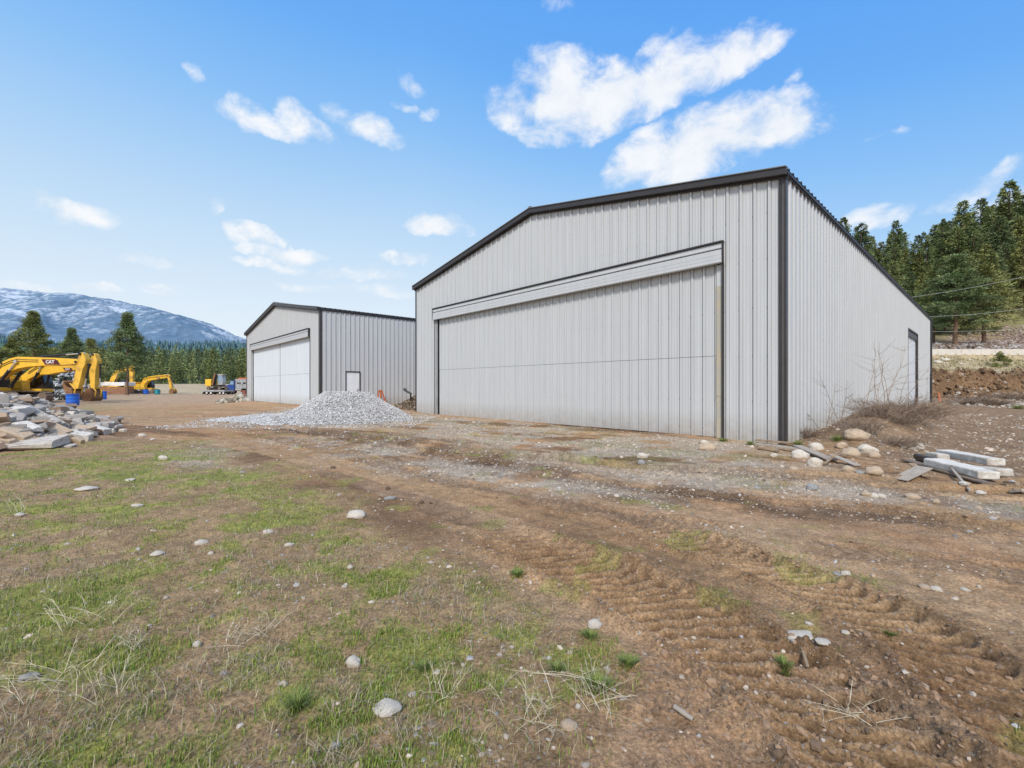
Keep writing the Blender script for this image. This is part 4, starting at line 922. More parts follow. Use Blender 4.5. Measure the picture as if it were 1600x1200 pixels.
def gravel_pile():
    cx, cy = -7.35, 20.0; nx, ny = 330, 240
    xs = np.linspace(-13.4, -3.2, nx); ys = np.linspace(15.6, 24, ny); X, Y = np.meshgrid(xs, ys)
    def H(X, Y):
        q = np.hypot((X-cx)/1.0, Y-cy)+.5*(fbm(X*.7, Y*.7, 3, 110)-.5)
        z = 1.26*np.clip((2.95-q)/2.0, 0, 1)**.95; z = np.minimum(z, 1.27-.05*np.abs(X-cx)+.06*(fbm(X*2, Y*2, 3, 114)-.5))
        q2 = np.hypot((X+10.6)/2.6, (Y-19.6)/1.5)+.4*(fbm(X, Y, 3, 111)-.5); z2 = .26*np.clip(1-q2, 0, 1)**.8
        z3 = .5*np.clip(1-np.hypot((X-cx+1.6)/1.7, (Y-cy+1.6)/1.5), 0, 1)
        return np.maximum(np.maximum(z, z2), z3)
    h = H(X, Y); Z = hz(X, Y)-.02+h+(h > .01)*(fbm(X*9, Y*9, 3, 112)-.5)*.07-(h <= .01)*.2
    c = C(.42, .42, .42)*(.65+.6*fbm(X*12, Y*12, 4, 113)[..., None])
    V = np.stack([X, Y, Z], -1).reshape(-1, 3); i = np.arange(ny-1)[:, None]*nx; j = np.arange(nx-1)[None]
    Fq = np.stack([i+j, i+j+1, i+nx+j+1, i+nx+j], -1).reshape(-1, 4); f1 = np.vstack([Fq[:, [0, 1, 2]], Fq[:, [0, 2, 3]]])
    n = 90000; x = rng.uniform(-13.2, -3.6, n); y = rng.uniform(15.8, 22.5, n); hh = H(x, y); k = (hh > .015) | (rng.random(n) < .05); x, y, hh = x[k], y[k], hh[k]
    z = hz(x, y)+hh; s = rng.gamma(4, .0034, len(x))+.008
    cl = C(.54, .535, .53)[None]*rng.uniform(.5, 1.4, (len(x), 1))
    v2, f2, c2 = pebbles(x, y, z, s, np.clip(cl, 0, .8))
    o = link('gravel_pile', npmesh('gravel_pile', np.vstack([V, v2]), np.vstack([f1, f2+len(V)]), np.vstack([c.reshape(-1, 3), c2])), [mPeb])
    setp(o, 'broad pile of fresh grey crushed gravel in front of the far hangar', 'gravel pile')
gravel_pile()
# scattered pebbles over the yard
def scatter():
    n = 120000; th = rng.uniform(R(-52), R(52), n); r = np.exp(rng.uniform(math.log(1.7), math.log(34), n)); x = np.sin(th)*r; y = np.cos(th)*r
    g, grass, stray, fg, grav, wg, dark = gmasks(x, y)
    yard = sst(6.2, 8.5, x)*sst(5, 7, y)
    p = .014+.75*grav+.25*dark+.26*yard+.07*sst(.5, .62, fbm(x*.9, y*.9, 4, 120))
    p = np.where(g > .5, p*.6, p)
    inside = (across(x, y) > -.1) & (along(x, y) > -.1); inside |= ((-(x+11.7)*SA+(y-27.3)*CA) > -.1) & (((x+11.7)*CA+(y-27.3)*SA) > -.1)
    inside |= (rubble_z(x, y) > .02) | (np.hypot(x+7.35, y-20) < 2.7)
    k = (rng.random(n) < p) & ~inside; x, y, r, grav, yard = x[k], y[k], r[k], grav[k], yard[k]
    s = rng.gamma(1.5, .0036, len(x))*(1+.07*r)+.0018+.0006*r; s = s*(1+.35*yard); s = np.minimum(s, .09)
    z = hz(x, y); t = rng.random((len(x), 1))
    c = np.where(t < .5, C(.46, .40, .33)[None], np.where(t < .85, C(.34, .26, .19)[None], C(.34, .33, .32)[None]))*rng.uniform(.55, 1.35, (len(x), 1))
    v, f, c = pebbles(x, y, z-s*.25, s, np.clip(c, 0, .75)); o = link('gravel', npmesh('gravel', v, f, c), [mPeb]); setp(o, 'loose pebbles and gravel scattered over the dirt yard', 'gravel', kind='stuff')
    # clods of soil along the ruts
    X = []; 
    for (pl, w, dep, pit, lug), m in zip(TR, (1500, 1200, 700, 500, 900, 500, 200)):
        pl = np.array(pl); i = rng.integers(0, len(pl)-1, m); t = rng.random(m); p = pl[i]+(pl[i+1]-pl[i])*t[:, None]; d = pl[i+1]-pl[i]; d = d/np.linalg.norm(d, axis=1)[:, None]
        off = rng.choice([-1, 1], m)*(w*.58+rng.normal(0, .035, m)); off = np.where(rng.random(m) < .25, rng.uniform(-w, w, m), off)
        X.append(p+np.c_[-d[:, 1], d[:, 0]]*off[:, None])
    X.append(np.c_[rng.normal(1.35, .5, 2200), rng.normal(2.05, .3, 2200)])
    P = np.vstack(X); x, y = P[:, 0], P[:, 1]; k = y > 1.5; x, y = x[k], y[k]; s = rng.gamma(1.6, .0034, len(x))+.002
    c = C(.27, .18, .115)[None]*rng.uniform(.5, 1.4, (len(x), 1)); v, f, c = pebbles(x, y, hz(x, y)-s*.2, s, c); o = link('soil_crumbs', npmesh('soil_crumbs', v, f, c), [mPeb]); setp(o, 'brown crumbs of soil thrown up beside the tyre ruts', 'soil', kind='stuff')
scatter()
# concrete blocks on the right
def beam(label, name, cat, p0, p1, w, h, mat, z0=0.0, z1=0.0, seed=0, bev=.02):
    a = Vector((*p0, gz(*p0)+z0)); b = Vector((*p1, gz(*p1)+z1)); d = b-a; L = d.length; n = max(4, int(L/.08))
    bm = bmesh.new(); bmesh.ops.create_cube(bm, size=1)
    bmesh.ops.subdivide_edges(bm, edges=[e for e in bm.edges if abs((e.verts[0].co-e.verts[1].co).x) > .5], cuts=n, use_grid_fill=True)
    for v in bm.verts:
        v.co.x *= L; v.co.y *= w; v.co.z *= h
        q = mnoise.noise_vector(v.co*3+Vector((seed*5., 0, 0)))*min(w, h)*.12; v.co += q; v.co.z += h/2
    me = bpy.data.meshes.new(name); bm.to_mesh(me); bm.free(); me.materials.append(mat)
    o = bpy.data.objects.new(name, me); col.objects.link(o); o.location = (a+b)/2
    o.rotation_euler = (0, -math.atan2(d.z, math.hypot(d.x, d.y)), math.atan2(d.y, d.x))
    m = o.modifiers.new('bevel', 'BEVEL'); m.width = bev; m.segments = 2; m.limit_method = 'ANGLE'; m.angle_limit = R(50)
    return setp(o, label, cat)
beam('front pale concrete block with white top at the lower right', 'concrete_block', 'concrete block', G(1457, 731), G(1546, 752), .30, .125, mConcW, .04, .06, 1)
beam('back pale concrete block lying highest on the small stack', 'concrete_block', 'concrete block', G(1474, 719), G(1557, 737), .26, .13, mConcW, .10, .12, 2)
beam('lower grey concrete block reaching out at the right of the stack', 'concrete_block', 'concrete block', G(1500, 735), G(1572, 747), .32, .12, mConc, .0, .02, 3)
beam('short grey block end sticking out at the left of the stack', 'concrete_block', 'concrete block', G(1455, 722), G(1475, 726), .22, .13, mConc, .07, .08, 4)
beam('long dark board lying under the concrete blocks', 'plank', 'plank', G(1415, 722), G(1545, 757), .16, .03, mTrack, .02, .02, 5, .004)
beam('thin pale stick slanting out beneath the concrete blocks', 'stick', 'stick', G(1484, 739), G(1516, 762), .035, .03, mGreyWood, .10, .02, 6, .004)
beam('dark steel pipe end left of the concrete blocks', 'pipe', 'pipe', G(1432, 718), G(1452, 725), .12, .12, mBlk, .02, .02, 7, .03)
# planks by the corner
for i, (lb, a, b, w, h, za, zb_) in enumerate([
 ('uppermost brown plank at the foot of the wall left of the corner post', (1182, 692), (1240, 697), .12, .04, .06, .05),
 ('weathered plank with whitish edge running past the corner post', (1183, 700), (1250, 707), .14, .04, .08, .05),
 ('dark split plank below the whitish one at the corner', (1184, 702), (1216, 707), .12, .04, .02, .02),
 ('long brown plank reaching from the corner post to the boulders', (1246, 704), (1300, 722), .20, .03, .10, .03),
 ('long pale lath pointing right below the boulder pile', (1296, 718), (1392, 729), .06, .025, .16, .03),
 ('splintered board under the pale lath', (1300, 721), (1340, 729), .14, .02, .12, .01),
 ('curved-looking thin branch stripped of bark beside the boards', (1288, 728), (1312, 718), .03, .03, .02, .15),
 ('rotten board leaning in front of the concrete blocks', (1405, 752), (1445, 744), .24, .02, .02, .14),
 ('tan board crossing the rotten one', (1425, 738), (1447, 750), .10, .02, .14, .06),
 ('pale board at the right edge of the picture', (1584, 768), (1604, 772), .16, .04, .02, .04),
 ('grey stick lying left of the board at the right edge', (1570, 757), (1590, 768), .05, .03, .02, .02),
 ('broken stick on the torn soil at the bottom', (1052, 1112), (1082, 1130), .018, .015, .02, .01),
 ('short stick on the soil left of the right tyre track', (1254, 1035), (1262, 1050), .016, .015, .04, .02)]):
    beam(lb, 'stick' if 'stick' in lb or 'branch' in lb else 'plank', 'stick' if 'stick' in lb or 'branch' in lb else 'plank', GZ(*a), GZ(*b), w, h, mGreyWood if i % 2 else mWood, za, zb_, i+10, .004)
# orange pieces and stands by the walls
def hang_pt(cx, cy, s, t): return (cx+CA*s-SA*t, cy+SA*s+CA*t)
def orange_bundle(label, x, y, h, n, spread):
    T = thing('steel_bracket', label, 'bracket', (x, y, gz(x, y)), R(42.7)); 
    for i in range(n):
        mb = MB(); t = (i/(n-1)-.5)*2; mb.tube([(t*spread, -.15, 0), (t*spread*.55, -.05, h*.6), (t*.12, 0, h)], .055, .04, n=6); mb.build('leg', mOrange, T)
    mb = MB(); mb.box(-.16, .16, -.03, .03, h-.04, h+.10); mb.build('head', mOrange, T, bevel=.01)
    return T
x, y = hang_pt(-11.7, 27.3, 3.72, -.45); orange_bundle('orange A-shaped steel bracket leaning on the far hangar wall behind the gravel pile', x, y, .85, 3, .38)
x, y = hang_pt(7.06, 11.6, 34.0, -.7); T_ = orange_bundle('rusty orange fan of tines standing by the far end of the near hangar', x, y, .95, 6, .55)
x, y = hang_pt(7.06, 11.6, 34.0, -.25); T_ = thing('hydrant', 'slim black standpipe with T handle against the near hangar wall', 'standpipe', (x, y, gz(x, y)), R(42.7))
mb = MB(); mb.cyl((0, 0, 0), (0, 0, 2.35), .05, 10); mb.build('pole', mBlk, T_)
mb = MB(); mb.cyl((-.2, 0, 2.37), (.2, 0, 2.37), .045, 8); mb.build('handle', mBlk, T_)
x, y = -5.95, 26.3; T_ = thing('pipe_stand', 'black bent pipe fitting sticking out beside the near hangar left corner', 'pipe', (x, y, gz(x, y)), 0)
mb = MB(); mb.cyl((0, 0, 0), (0, 0, .72), .045, 8); mb.build('post', mBlk, T_)
mb = MB(); mb.cyl((.05, 0, .70), (-.35, 0, .92), .06, 8); mb.cyl((-.25, 0, .98), (-.42, 0, .98), .07, 8); mb.build('spout', mBlk, T_)
# timber stack under white sheeting, tarp, trailer with digger, dump truck
Yt = 88.; xt = (182-800)/F*Yt; T_ = thing('timber_stack', 'brown timber stack under long white sheeting left of the pine trunk', 'timber stack', (xt, Yt, gz(xt, Yt)), 0)
mb = MB()
for i in range(7):
    for j in range(5): mb.box(-2.6+.04*random.random(), 2.5+.1*random.random(), -1+i*.3, -1+i*.3+.27, .1+j*.28, .1+j*.28+.25)
mb.build('timber', M('red_brown_timber', (.22, .10, .06), .85, col2=(.36, .2, .12), scale=2), T_)
mb = MB(); mb.prism([(-2.9, 1.6), (-2.9, 2.35), (-1, 2.42), (1, 2.36), (2.7, 2.40), (2.7, 1.7), (1, 1.62), (-1, 1.7)], -1.3, 1.3); mb.build('sheeting', mWhite, T_, bevel=.08)
x, y = G(175, 616); o = link('tarp_bundle', rockmesh('tarp_bundle', 50, 4, .45, .6), [mTarp]); o.location = (x, y-1, gz(x, y)+.35); o.scale = (.95, .8, .75); setp(o, 'crumpled bright blue tarp bundle on the grass behind the barrels', 'tarp')
def wheel(T, x, y, z, r, w, hub=mWhite):
    mb = MB(); mb.cyl((x, y-w/2, z), (x, y+w/2, z), r, 20); wh = mb.build('wheel', mTyre, T, bevel=.03)
    mb = MB(); mb.cyl((x, y-w/2-.02, z), (x, y+w/2+.02, z), r*.5, 14); mb.build('rim', hub, wh)
Yr_ = 82.; xr = (341.5-800)/F*Yr_; T_ = thing('flatbed_trailer', 'low pale flatbed trailer carrying a small digger left of the far hangar', 'trailer', (xr, Yr_, gz(xr, Yr_)), R(-4))
mb = MB(); mb.box(-2.1, 2.0, -1.2, 1.2, .55, .85); mb.build('deck', mSilver, T_, bevel=.02)
mb = MB(); mb.box(-1.9, 1.9, -1.0, 1.0, .40, .546); mb.build('chassis', mBlk, T_)
for xx in (-1.4, -.6, 1.1, 1.75):
    for sg in (-1, 1): wheel(T_, xx, sg*1.0, .32, .32, .25)
mb = MB(); mb.prism([(-2.5, .15), (-2.1, .85), (-2.0, .80), (-2.35, .10)], -1.1, 1.1); mb.build('ramp', mSilver, T_)
T_ = thing('mini_excavator', 'small yellow and grey digger standing on the flatbed trailer', 'excavator', (xr-.2, Yr_, gz(xr, Yr_)+.86), R(-4))
undercarriage(T_, 2.6, .62, .4, .8, pads=30)
mb = MB(); mb.box(-1.75, -.6, -.85, .85, .72, 1.95); mb.build('counterweight', mYel, T_, bevel=.1)
mb = MB(); mb.box(-.59, .9, -.8, .8, .66, .9); mb.build('platform', mBlk, T_)
mb = MB(); mb.prism([(.1, .9), (1.0, .9), (1.1, 1.6), (.85, 2.7), (.1, 2.75)], -.1, .85); cb = mb.build('cab', mSilver, T_, bevel=.05)
mb = MB(); mb.prism([(.2, 1.5), (.98, 1.5), (.80, 2.55), (.2, 2.58)], -.115, -.102); mb.build('window', mGlassB, cb)
mb = MB(); mb.box(0, 1.15, -.15, .9, 2.76, 2.84); mb.build('roof', mWhite, cb)
mb = MB(); mb.prism([(-.5, .9), (-.1, 1.0), (.12, 2.9), (-.1, 3.05), (-.3, 2.2)], -.5, -.2); mb.build('boom', mBlk, T_, bevel=.02)
mb = MB(); mb.prism([(-.1, 3.0), (.1, 2.8), (-.35, .7), (-.55, .8)], -.75, -.55); mb.build('stick', mRust, T_, bevel=.02)
bucket(T_, [(-.6, .85), (-.2, .8), (.05, .5), (-.1, .1), (-.45, .05)], .5, mRust)
Yd = 92.; xd = (385-800)/F*Yd; T_ = thing('dump_truck', 'blue dump truck with ribbed silver box half hidden by the far hangar', 'truck', (xd, Yd, gz(xd, Yd)), R(3))
mb = MB(); mb.box(-1.55, 3.3, -1.2, 1.2, 1.15, 2.95)
for k in range(8): mb.box(-1.5+k*.68, -1.42+k*.68, -1.27, -1.2, 1.15, 2.95)
mb.box(-1.6, 3.35, -1.28, 1.28, 2.9, 3.05); bxo = mb.build('dump_box', mSilver, T_, bevel=.02)
mb = MB()
for k in range(3): mb.box(-1.2+k*1.2, -.5+k*1.2, -1.215, -1.203, 2.05, 2.4)
mb.build('side_window', mBlk, bxo)
mb = MB(); mb.prism([(-1.4, 3.05), (-.8, 3.35), (0, 3.3), (1.2, 3.5), (3, 3.05)], -1.0, 1.0); mb.build('load', mOrange, T_)
mb = MB(); mb.prism([(-3.6, .7), (-1.75, .7), (-1.75, 2.75), (-2.6, 2.75), (-2.85, 1.95), (-3.6, 1.75)], -1.1, 1.1); cb = mb.build('cab', mNavy, T_, bevel=.08)
mb = MB(); mb.prism([(-2.7, 1.95), (-1.95, 1.95), (-1.95, 2.6), (-2.5, 2.6)], -1.115, -1.102); mb.build('window', mGlassB, cb)
mb = MB(); mb.box(-1.7, 3.3, -.5, .5, .75, 1.14); mb.build('chassis', mBlk, T_)
mb = MB(); mb.cyl((-1.6, -.9, .95), (-.4, -.9, .95), .3, 16); mb.build('fuel_tank', mSilver, T_)
for xx in (-3.0, 1.2, 2.4):
    for sg in (-1, 1): wheel(T_, xx, sg*1.0, .5, .5, .35)
x, y = G(381.5, 620.5)
mb = MB(); mb.box(-.33, .33, -.3, .3, 0, .85); mb.box(-.37, .37, -.34, .34, .85, .92); mb.box(-.345, -.25, -.315, -.302, .1, .8); o = mb.build('crate', M('red_brown_crate', (.26, .08, .05), .7), bevel=.02); o.location = (x, y, gz(x, y)); setp(o, 'small red-brown crate behind the slab heap at the far hangar', 'crate')
# ------------------------------------------------------------------ trees
def leafs(P, D, ln, wd, colr, r):
    """quads at P along direction D with random roll"""
    n = len(P); D = D/np.linalg.norm(D, axis=1)[:, None]; q = r.normal(size=(n, 3)); S = np.cross(D, q); S /= np.linalg.norm(S, axis=1)[:, None]
    ln = np.broadcast_to(ln, n)[:, None]; wd = np.broadcast_to(wd, n)[:, None]
    V = np.stack([P-S*wd*.5, P+D*ln*.5-S*wd*.35+0*S, P+D*ln, P+D*ln*.5+S*wd*.5], 1).reshape(-1, 3)
    return V, np.arange(4*n).reshape(-1, 4), np.repeat(colr, 4, 0)
def fir_crown(seed, H, Rm, cb, nb, per, ls, tone):
    r = np.random.default_rng(seed); P = []; D = []; Cc = []; LN = []
    t = cb+(1-cb)*r.random(nb)**.85; a = r.uniform(0, 6.28, nb)
    gap = (r.random(nb) > .12) & (np.sin(a*2.3+t*31+seed) > -.72)
    for tt, aa in zip(t[gap], a[gap]):
        rel = (1-tt)/(1-cb); Rb = Rm*(rel**.62*.95+.05)*r.uniform(.55, 1.15)*(1+.18*math.sin(aa*2+seed)+.15*math.sin(tt*23+seed*2)); m = max(3, int(per*(.3+rel)))
        u = r.uniform(.12, 1, m)**.7; slope = .25-.55*rel
        z = tt*H+Rb*u*slope-.12*u*u*Rb+r.normal(0, .10*ls*3, m)
        w = r.normal(0, .10*Rb+.05, m)*u
        x = np.cos(aa)*Rb*u-np.sin(aa)*w; y = np.sin(aa)*Rb*u+np.cos(aa)*w
        P.append(np.c_[x, y, z]); d = np.c_[np.full(m, np.cos(aa)), np.full(m, np.sin(aa)), np.full(m, -.15)]+r.normal(0, .45, (m, 3)); D.append(d)
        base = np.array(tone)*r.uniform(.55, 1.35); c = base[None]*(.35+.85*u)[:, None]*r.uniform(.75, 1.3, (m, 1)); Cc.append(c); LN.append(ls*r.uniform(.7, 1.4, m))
    m = 26; P.append(np.c_[r.normal(0, .05, m), r.normal(0, .05, m), H*(.94+.06*r.random(m))]); D.append(np.c_[r.normal(0, .5, (m, 2)), np.full(m, 1.)]); Cc.append(np.tile(np.array(tone), (m, 1))); LN.append(np.full(m, ls*.9))
    P = np.vstack(P); LN = np.concatenate(LN)
    return leafs(P, np.vstack(D), LN, LN*.42, np.vstack(Cc), r)
def pine_crown(seed, H, Rm, cb, ncl, per, ls, tone):
    r = np.random.default_rng(seed); P = []; D = []; Cc = []; tips = []
    for k in range(ncl):
        tt = cb+(1-cb)*r.random()**.8; rel = (tt-cb)/(1-cb); prof = math.sin(min(1, rel*.92+.18)*math.pi)**.6*(1-.42*rel)
        aa = r.uniform(0, 6.28); rad = Rm*prof*r.uniform(.35, 1.08)*(1+.25*math.sin(aa*2+seed)); cx, cy = math.cos(aa)*rad, math.sin(aa)*rad; cz = tt*H+rad*.12+r.normal(0, .2)
        tips.append((tt, cx, cy, cz)); m = per; q = r.normal(size=(m, 3)); q /= np.linalg.norm(q, axis=1)[:, None]; cr = r.uniform(.4, 1.0)*Rm*.25
        p = q*cr*r.uniform(.3, 1, (m, 1))*np.array([1.15, 1.15, .65]); P.append(p+np.array([cx, cy, cz])); D.append(q+np.array([math.cos(aa)*.3, math.sin(aa)*.3, .45])+r.normal(0, .3, (m, 3)))
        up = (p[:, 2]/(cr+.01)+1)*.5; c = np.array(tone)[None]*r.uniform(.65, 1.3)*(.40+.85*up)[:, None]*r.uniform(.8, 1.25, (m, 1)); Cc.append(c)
    P = np.vstack(P); n = len(P); LN = ls*r.uniform(.7, 1.4, n); V, Fc, c = leafs(P, np.vstack(D), LN, LN*.40, np.vstack(Cc), r)
    return V, Fc, c, tips
def trunk_mb(H, r0, tips=(), top=.97, seed=0, limbs=0):
    mb = MB(); rr = random.Random(seed); pts = [(math.sin(k*.9+seed)*.04*H*.05, math.cos(k*.7+seed)*.04*H*.05, H*top*k/10) for k in range(11)]; pts[0] = (0, 0, -.6)
    mb.tube(pts, r0, r0*.12, n=9)
    for (tt, x, y, z) in tips[:limbs]: mb.tube([(0, 0, z-.35-math.hypot(x, y)*.15), (x*.5, y*.5, z-.12-math.hypot(x, y)*.05), (x, y, z)], r0*.22*(1.2-tt), r0*.05, n=5)
    return mb
PROT = {}
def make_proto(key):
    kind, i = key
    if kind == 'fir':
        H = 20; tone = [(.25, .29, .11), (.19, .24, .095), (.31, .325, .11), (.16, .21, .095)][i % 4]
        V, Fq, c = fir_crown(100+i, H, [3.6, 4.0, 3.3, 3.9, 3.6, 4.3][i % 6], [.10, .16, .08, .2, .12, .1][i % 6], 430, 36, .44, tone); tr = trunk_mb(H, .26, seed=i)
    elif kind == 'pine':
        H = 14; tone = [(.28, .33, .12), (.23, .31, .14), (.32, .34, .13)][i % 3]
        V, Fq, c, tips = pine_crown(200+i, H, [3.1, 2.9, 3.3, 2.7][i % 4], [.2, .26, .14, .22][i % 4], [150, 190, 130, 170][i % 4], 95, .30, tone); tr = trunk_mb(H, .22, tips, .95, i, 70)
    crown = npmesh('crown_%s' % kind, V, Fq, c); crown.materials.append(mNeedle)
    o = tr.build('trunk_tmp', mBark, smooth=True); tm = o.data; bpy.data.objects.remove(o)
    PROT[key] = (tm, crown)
def tree(kind, i, x, y, h, label, group=None, wide=1.0, zo=0.0):
    key = (kind, i)
    if key not in PROT: make_proto(key)
    tm, cr = PROT[key]; H0 = 20 if kind == 'fir' else 14; s = h/H0
    T = thing('%s_tree' % kind, label, 'tree', (x, y, gz(x, y)+zo), random.uniform(0, 6.28), group); T.scale = (s*wide, s*wide, s)
    for nm, me in (('trunk', tm), ('crown', cr)):
        o = bpy.data.objects.new(nm, me); col.objects.link(o); o.parent = T
    return T
def tree_px(kind, i, px, ytop, Y, label, group=None, wide=1.0):
    x = (px-800)/F*Y; z0 = gz(x, Y); h = EYE+(HZ-ytop)/F*Y-z0
    return tree(kind, i, x, Y, max(h, 3), label, group, wide)
# left: four pines beyond the machines
tree_px('pine', 0, 52, 489, 82, 'tall airy pine standing behind the nearest excavator', wide=1.05)
tree_px('pine', 3, 20, 530, 84, 'low bushy pine left of the tall airy pine', wide=1.2)
tree_px('pine', 1, 112, 517, 84, 'mid-height pine right of the tall airy pine behind the excavators', wide=1.0)
tree_px('pine', 2, 142, 530, 96, 'short pine between the mid-height pine and the full dark pine', wide=1.1)
tree_px('pine', 1, 199, 494, 80, 'full dark pine with bare lower trunk, alone at the middle of the yard edge', wide=1.05)
tree_px('pine', 0, 84, 545, 90, 'low pine filling the gap between the two taller left pines', wide=1.4)
tree_px('pine', 3, -40, 505, 80, 'pine at the far left edge of the tree row', wide=1.1)
# right: two pines with visible trunks by the road and one beside them
tree_px('pine', 1, 1493, 405, 72, 'blue-green pine with visible reddish trunk right behind the road barrier', wide=1.55)
tree_px('pine', 2, 1537, 414, 73, 'right-hand roadside pine with its trunk in shade', wide=1.5)
tree_px('pine', 0, 1458, 425, 80, 'yellow-green pine just behind the corner of the near hangar roof', wide=1.4)
g = 'conifers crowding the hillside behind the near hangar'
tree_px('fir', 1, 1317, 341, 128, 'lone conifer tip showing above the middle of the hangar roof edge')
tree_px('fir', 3, 1345, 350, 125, 'first broad conifer left in the hillside row above the roof edge', wide=1.3)
tree_px('fir', 3, 1400, 346, 118, 'dark narrow conifer standing clear, second group from the left')
tree_px('fir', 1, 1474, 343, 122, 'conifer with ragged top at the left of the tall group', wide=.9)
tree_px('fir', 0, 1505, 315, 118, 'conifer with pointed crown in the middle of the skyline', wide=1.1)
tree_px('fir', 1, 1532, 312, 124, 'conifer with dark ragged crown next to the tallest one', wide=.9)
tree_px('fir', 4, 1577, 284, 122, 'tallest conifer on the hillside near the right edge', wide=1.15)
tree_px('fir', 5, 1604, 305, 118, 'conifer cut off by the right edge of the picture', wide=1.15)
lab = 'green conifer standing in the dense mass on the hillside'
rt = random.Random(5)
prof = [(1335, 372), (1345, 360), (1380, 380), (1400, 358), (1425, 372), (1440, 366), (1460, 352), (1480, 350), (1500, 335), (1530, 330), (1550, 322), (1570, 318), (1600, 315), (1700, 290), (1900, 240)]
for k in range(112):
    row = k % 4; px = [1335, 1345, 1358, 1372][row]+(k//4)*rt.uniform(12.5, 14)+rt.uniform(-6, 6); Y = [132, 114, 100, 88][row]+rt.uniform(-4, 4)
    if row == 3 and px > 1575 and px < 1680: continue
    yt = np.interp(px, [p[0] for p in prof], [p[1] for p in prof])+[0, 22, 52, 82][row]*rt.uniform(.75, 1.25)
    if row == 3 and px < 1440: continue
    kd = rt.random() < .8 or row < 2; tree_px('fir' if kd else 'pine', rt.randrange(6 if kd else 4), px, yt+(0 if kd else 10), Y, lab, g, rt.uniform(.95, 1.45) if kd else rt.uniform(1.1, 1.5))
# far-off woods on the left: one mass
def forest():
    VV = []; FF = []; CC = []; off = 0; r = np.random.default_rng(3); pro = []
    for i in range(5):
        V, Fq, c = fir_crown(300+i, 20, 3.2, .05, 85, 7, 1.15, (1, 1, 1)); pro.append((V, Fq, c))
    n = 3100; Y = 222+(r.random(n)**1.25)*330; X = r.uniform(-1.45, .45, n)*Y
    for x, y in zip(X, Y):
        z = gz(x, y); V, Fq, c = pro[r.integers(5)]; s = r.uniform(.6, 1.0)*(1+.1*(y > 300)); a = r.uniform(0, 6.28); W = V.copy()
        W[:, 0] = (V[:, 0]*math.cos(a)-V[:, 1]*math.sin(a))*s*.95+x; W[:, 1] = (V[:, 0]*math.sin(a)+V[:, 1]*math.cos(a))*s*.95+y; W[:, 2] = V[:, 2]*s+z-.5
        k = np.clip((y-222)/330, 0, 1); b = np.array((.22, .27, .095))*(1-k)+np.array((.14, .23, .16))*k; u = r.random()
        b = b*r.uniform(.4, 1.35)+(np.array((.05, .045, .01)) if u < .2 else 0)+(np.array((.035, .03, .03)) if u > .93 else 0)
        VV.append(W); FF.append(Fq+off); off += len(W); CC.append(c*b[None])
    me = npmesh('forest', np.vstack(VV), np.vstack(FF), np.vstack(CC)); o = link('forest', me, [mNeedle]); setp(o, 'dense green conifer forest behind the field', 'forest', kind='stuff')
    # the dark ridge beyond
    n = 9000; Y = r.uniform(560, 1560, n); X = r.uniform(-1.5, .4, n)*Y; z = hz(X, Y, False); h = r.uniform(11, 26, n); w = h*.2
    t = r.uniform(0, 6.28, n)[:, None]+np.arange(5)*1.2566; tip = np.c_[X, Y, z+h]
    B = np.stack([X[:, None]+np.cos(t)*w[:, None]*r.uniform(.6, 1.3, t.shape), Y[:, None]+np.sin(t)*w[:, None], np.repeat((z-1)[:, None], 5, 1)+h[:, None]*r.uniform(0, .3, t.shape)], -1)
    V = np.concatenate([B, tip[:, None]], 1).reshape(-1, 3); f = np.array([[i, (i+1) % 5, 5] for i in range(5)]); Fq = (f[None]+np.arange(n)[:, None, None]*6).reshape(-1, 3)
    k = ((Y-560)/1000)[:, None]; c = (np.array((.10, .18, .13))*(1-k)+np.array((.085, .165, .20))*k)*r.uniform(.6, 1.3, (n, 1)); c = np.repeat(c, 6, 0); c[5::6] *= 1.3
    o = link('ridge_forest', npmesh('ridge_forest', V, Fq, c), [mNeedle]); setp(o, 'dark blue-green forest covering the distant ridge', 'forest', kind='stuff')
forest()
# ------------------------------------------------------------------ brush and weeds
def twigs(name, label, cat, x, y, n, h, spread, mat, r0=.006, branch=3, seed=0, lean=(0, 0), z0=0, group=None, n_=4, droop=.35):
    r = random.Random(seed); mb = MB()
    for i in range(n):
        a = r.uniform(0, 6.28); s = r.random()**.6*spread; hh = h*r.uniform(.45, 1.05); bx, by = r.gauss(0, spread*.3), r.gauss(0, spread*.3)
        dx, dy = math.cos(a)*s+lean[0]*hh, math.sin(a)*s+lean[1]*hh; P = []
        for k in range(6):
            t = k/5; P.append((bx+dx*t+r.gauss(0, .02*h)*t, by+dy*t+r.gauss(0, .02*h)*t, hh*(t-droop*t*t*(s/spread)) ))
        mb.tube(P, r0*r.uniform(.7, 1.3), r0*.3, n=3)
        for b in range(branch):
            k = r.randrange(2, 5); q = Vector(P[k]); d = Vector((r.gauss(dx, .4*h), r.gauss(dy, .4*h), hh*.5*r.uniform(.3, 1))).normalized()*h*r.uniform(.15, .4)
            mb.tube([q, q+d*.5+Vector((0, 0, .01)), q+d+Vector((r.gauss(0, .03*h), r.gauss(0, .03*h), .03*h))], r0*.5, r0*.2, n=3)
    o = mb.build(name, mat); o.location = (x, y, gz(x, y)+z0); return setp(o, label, cat, group)
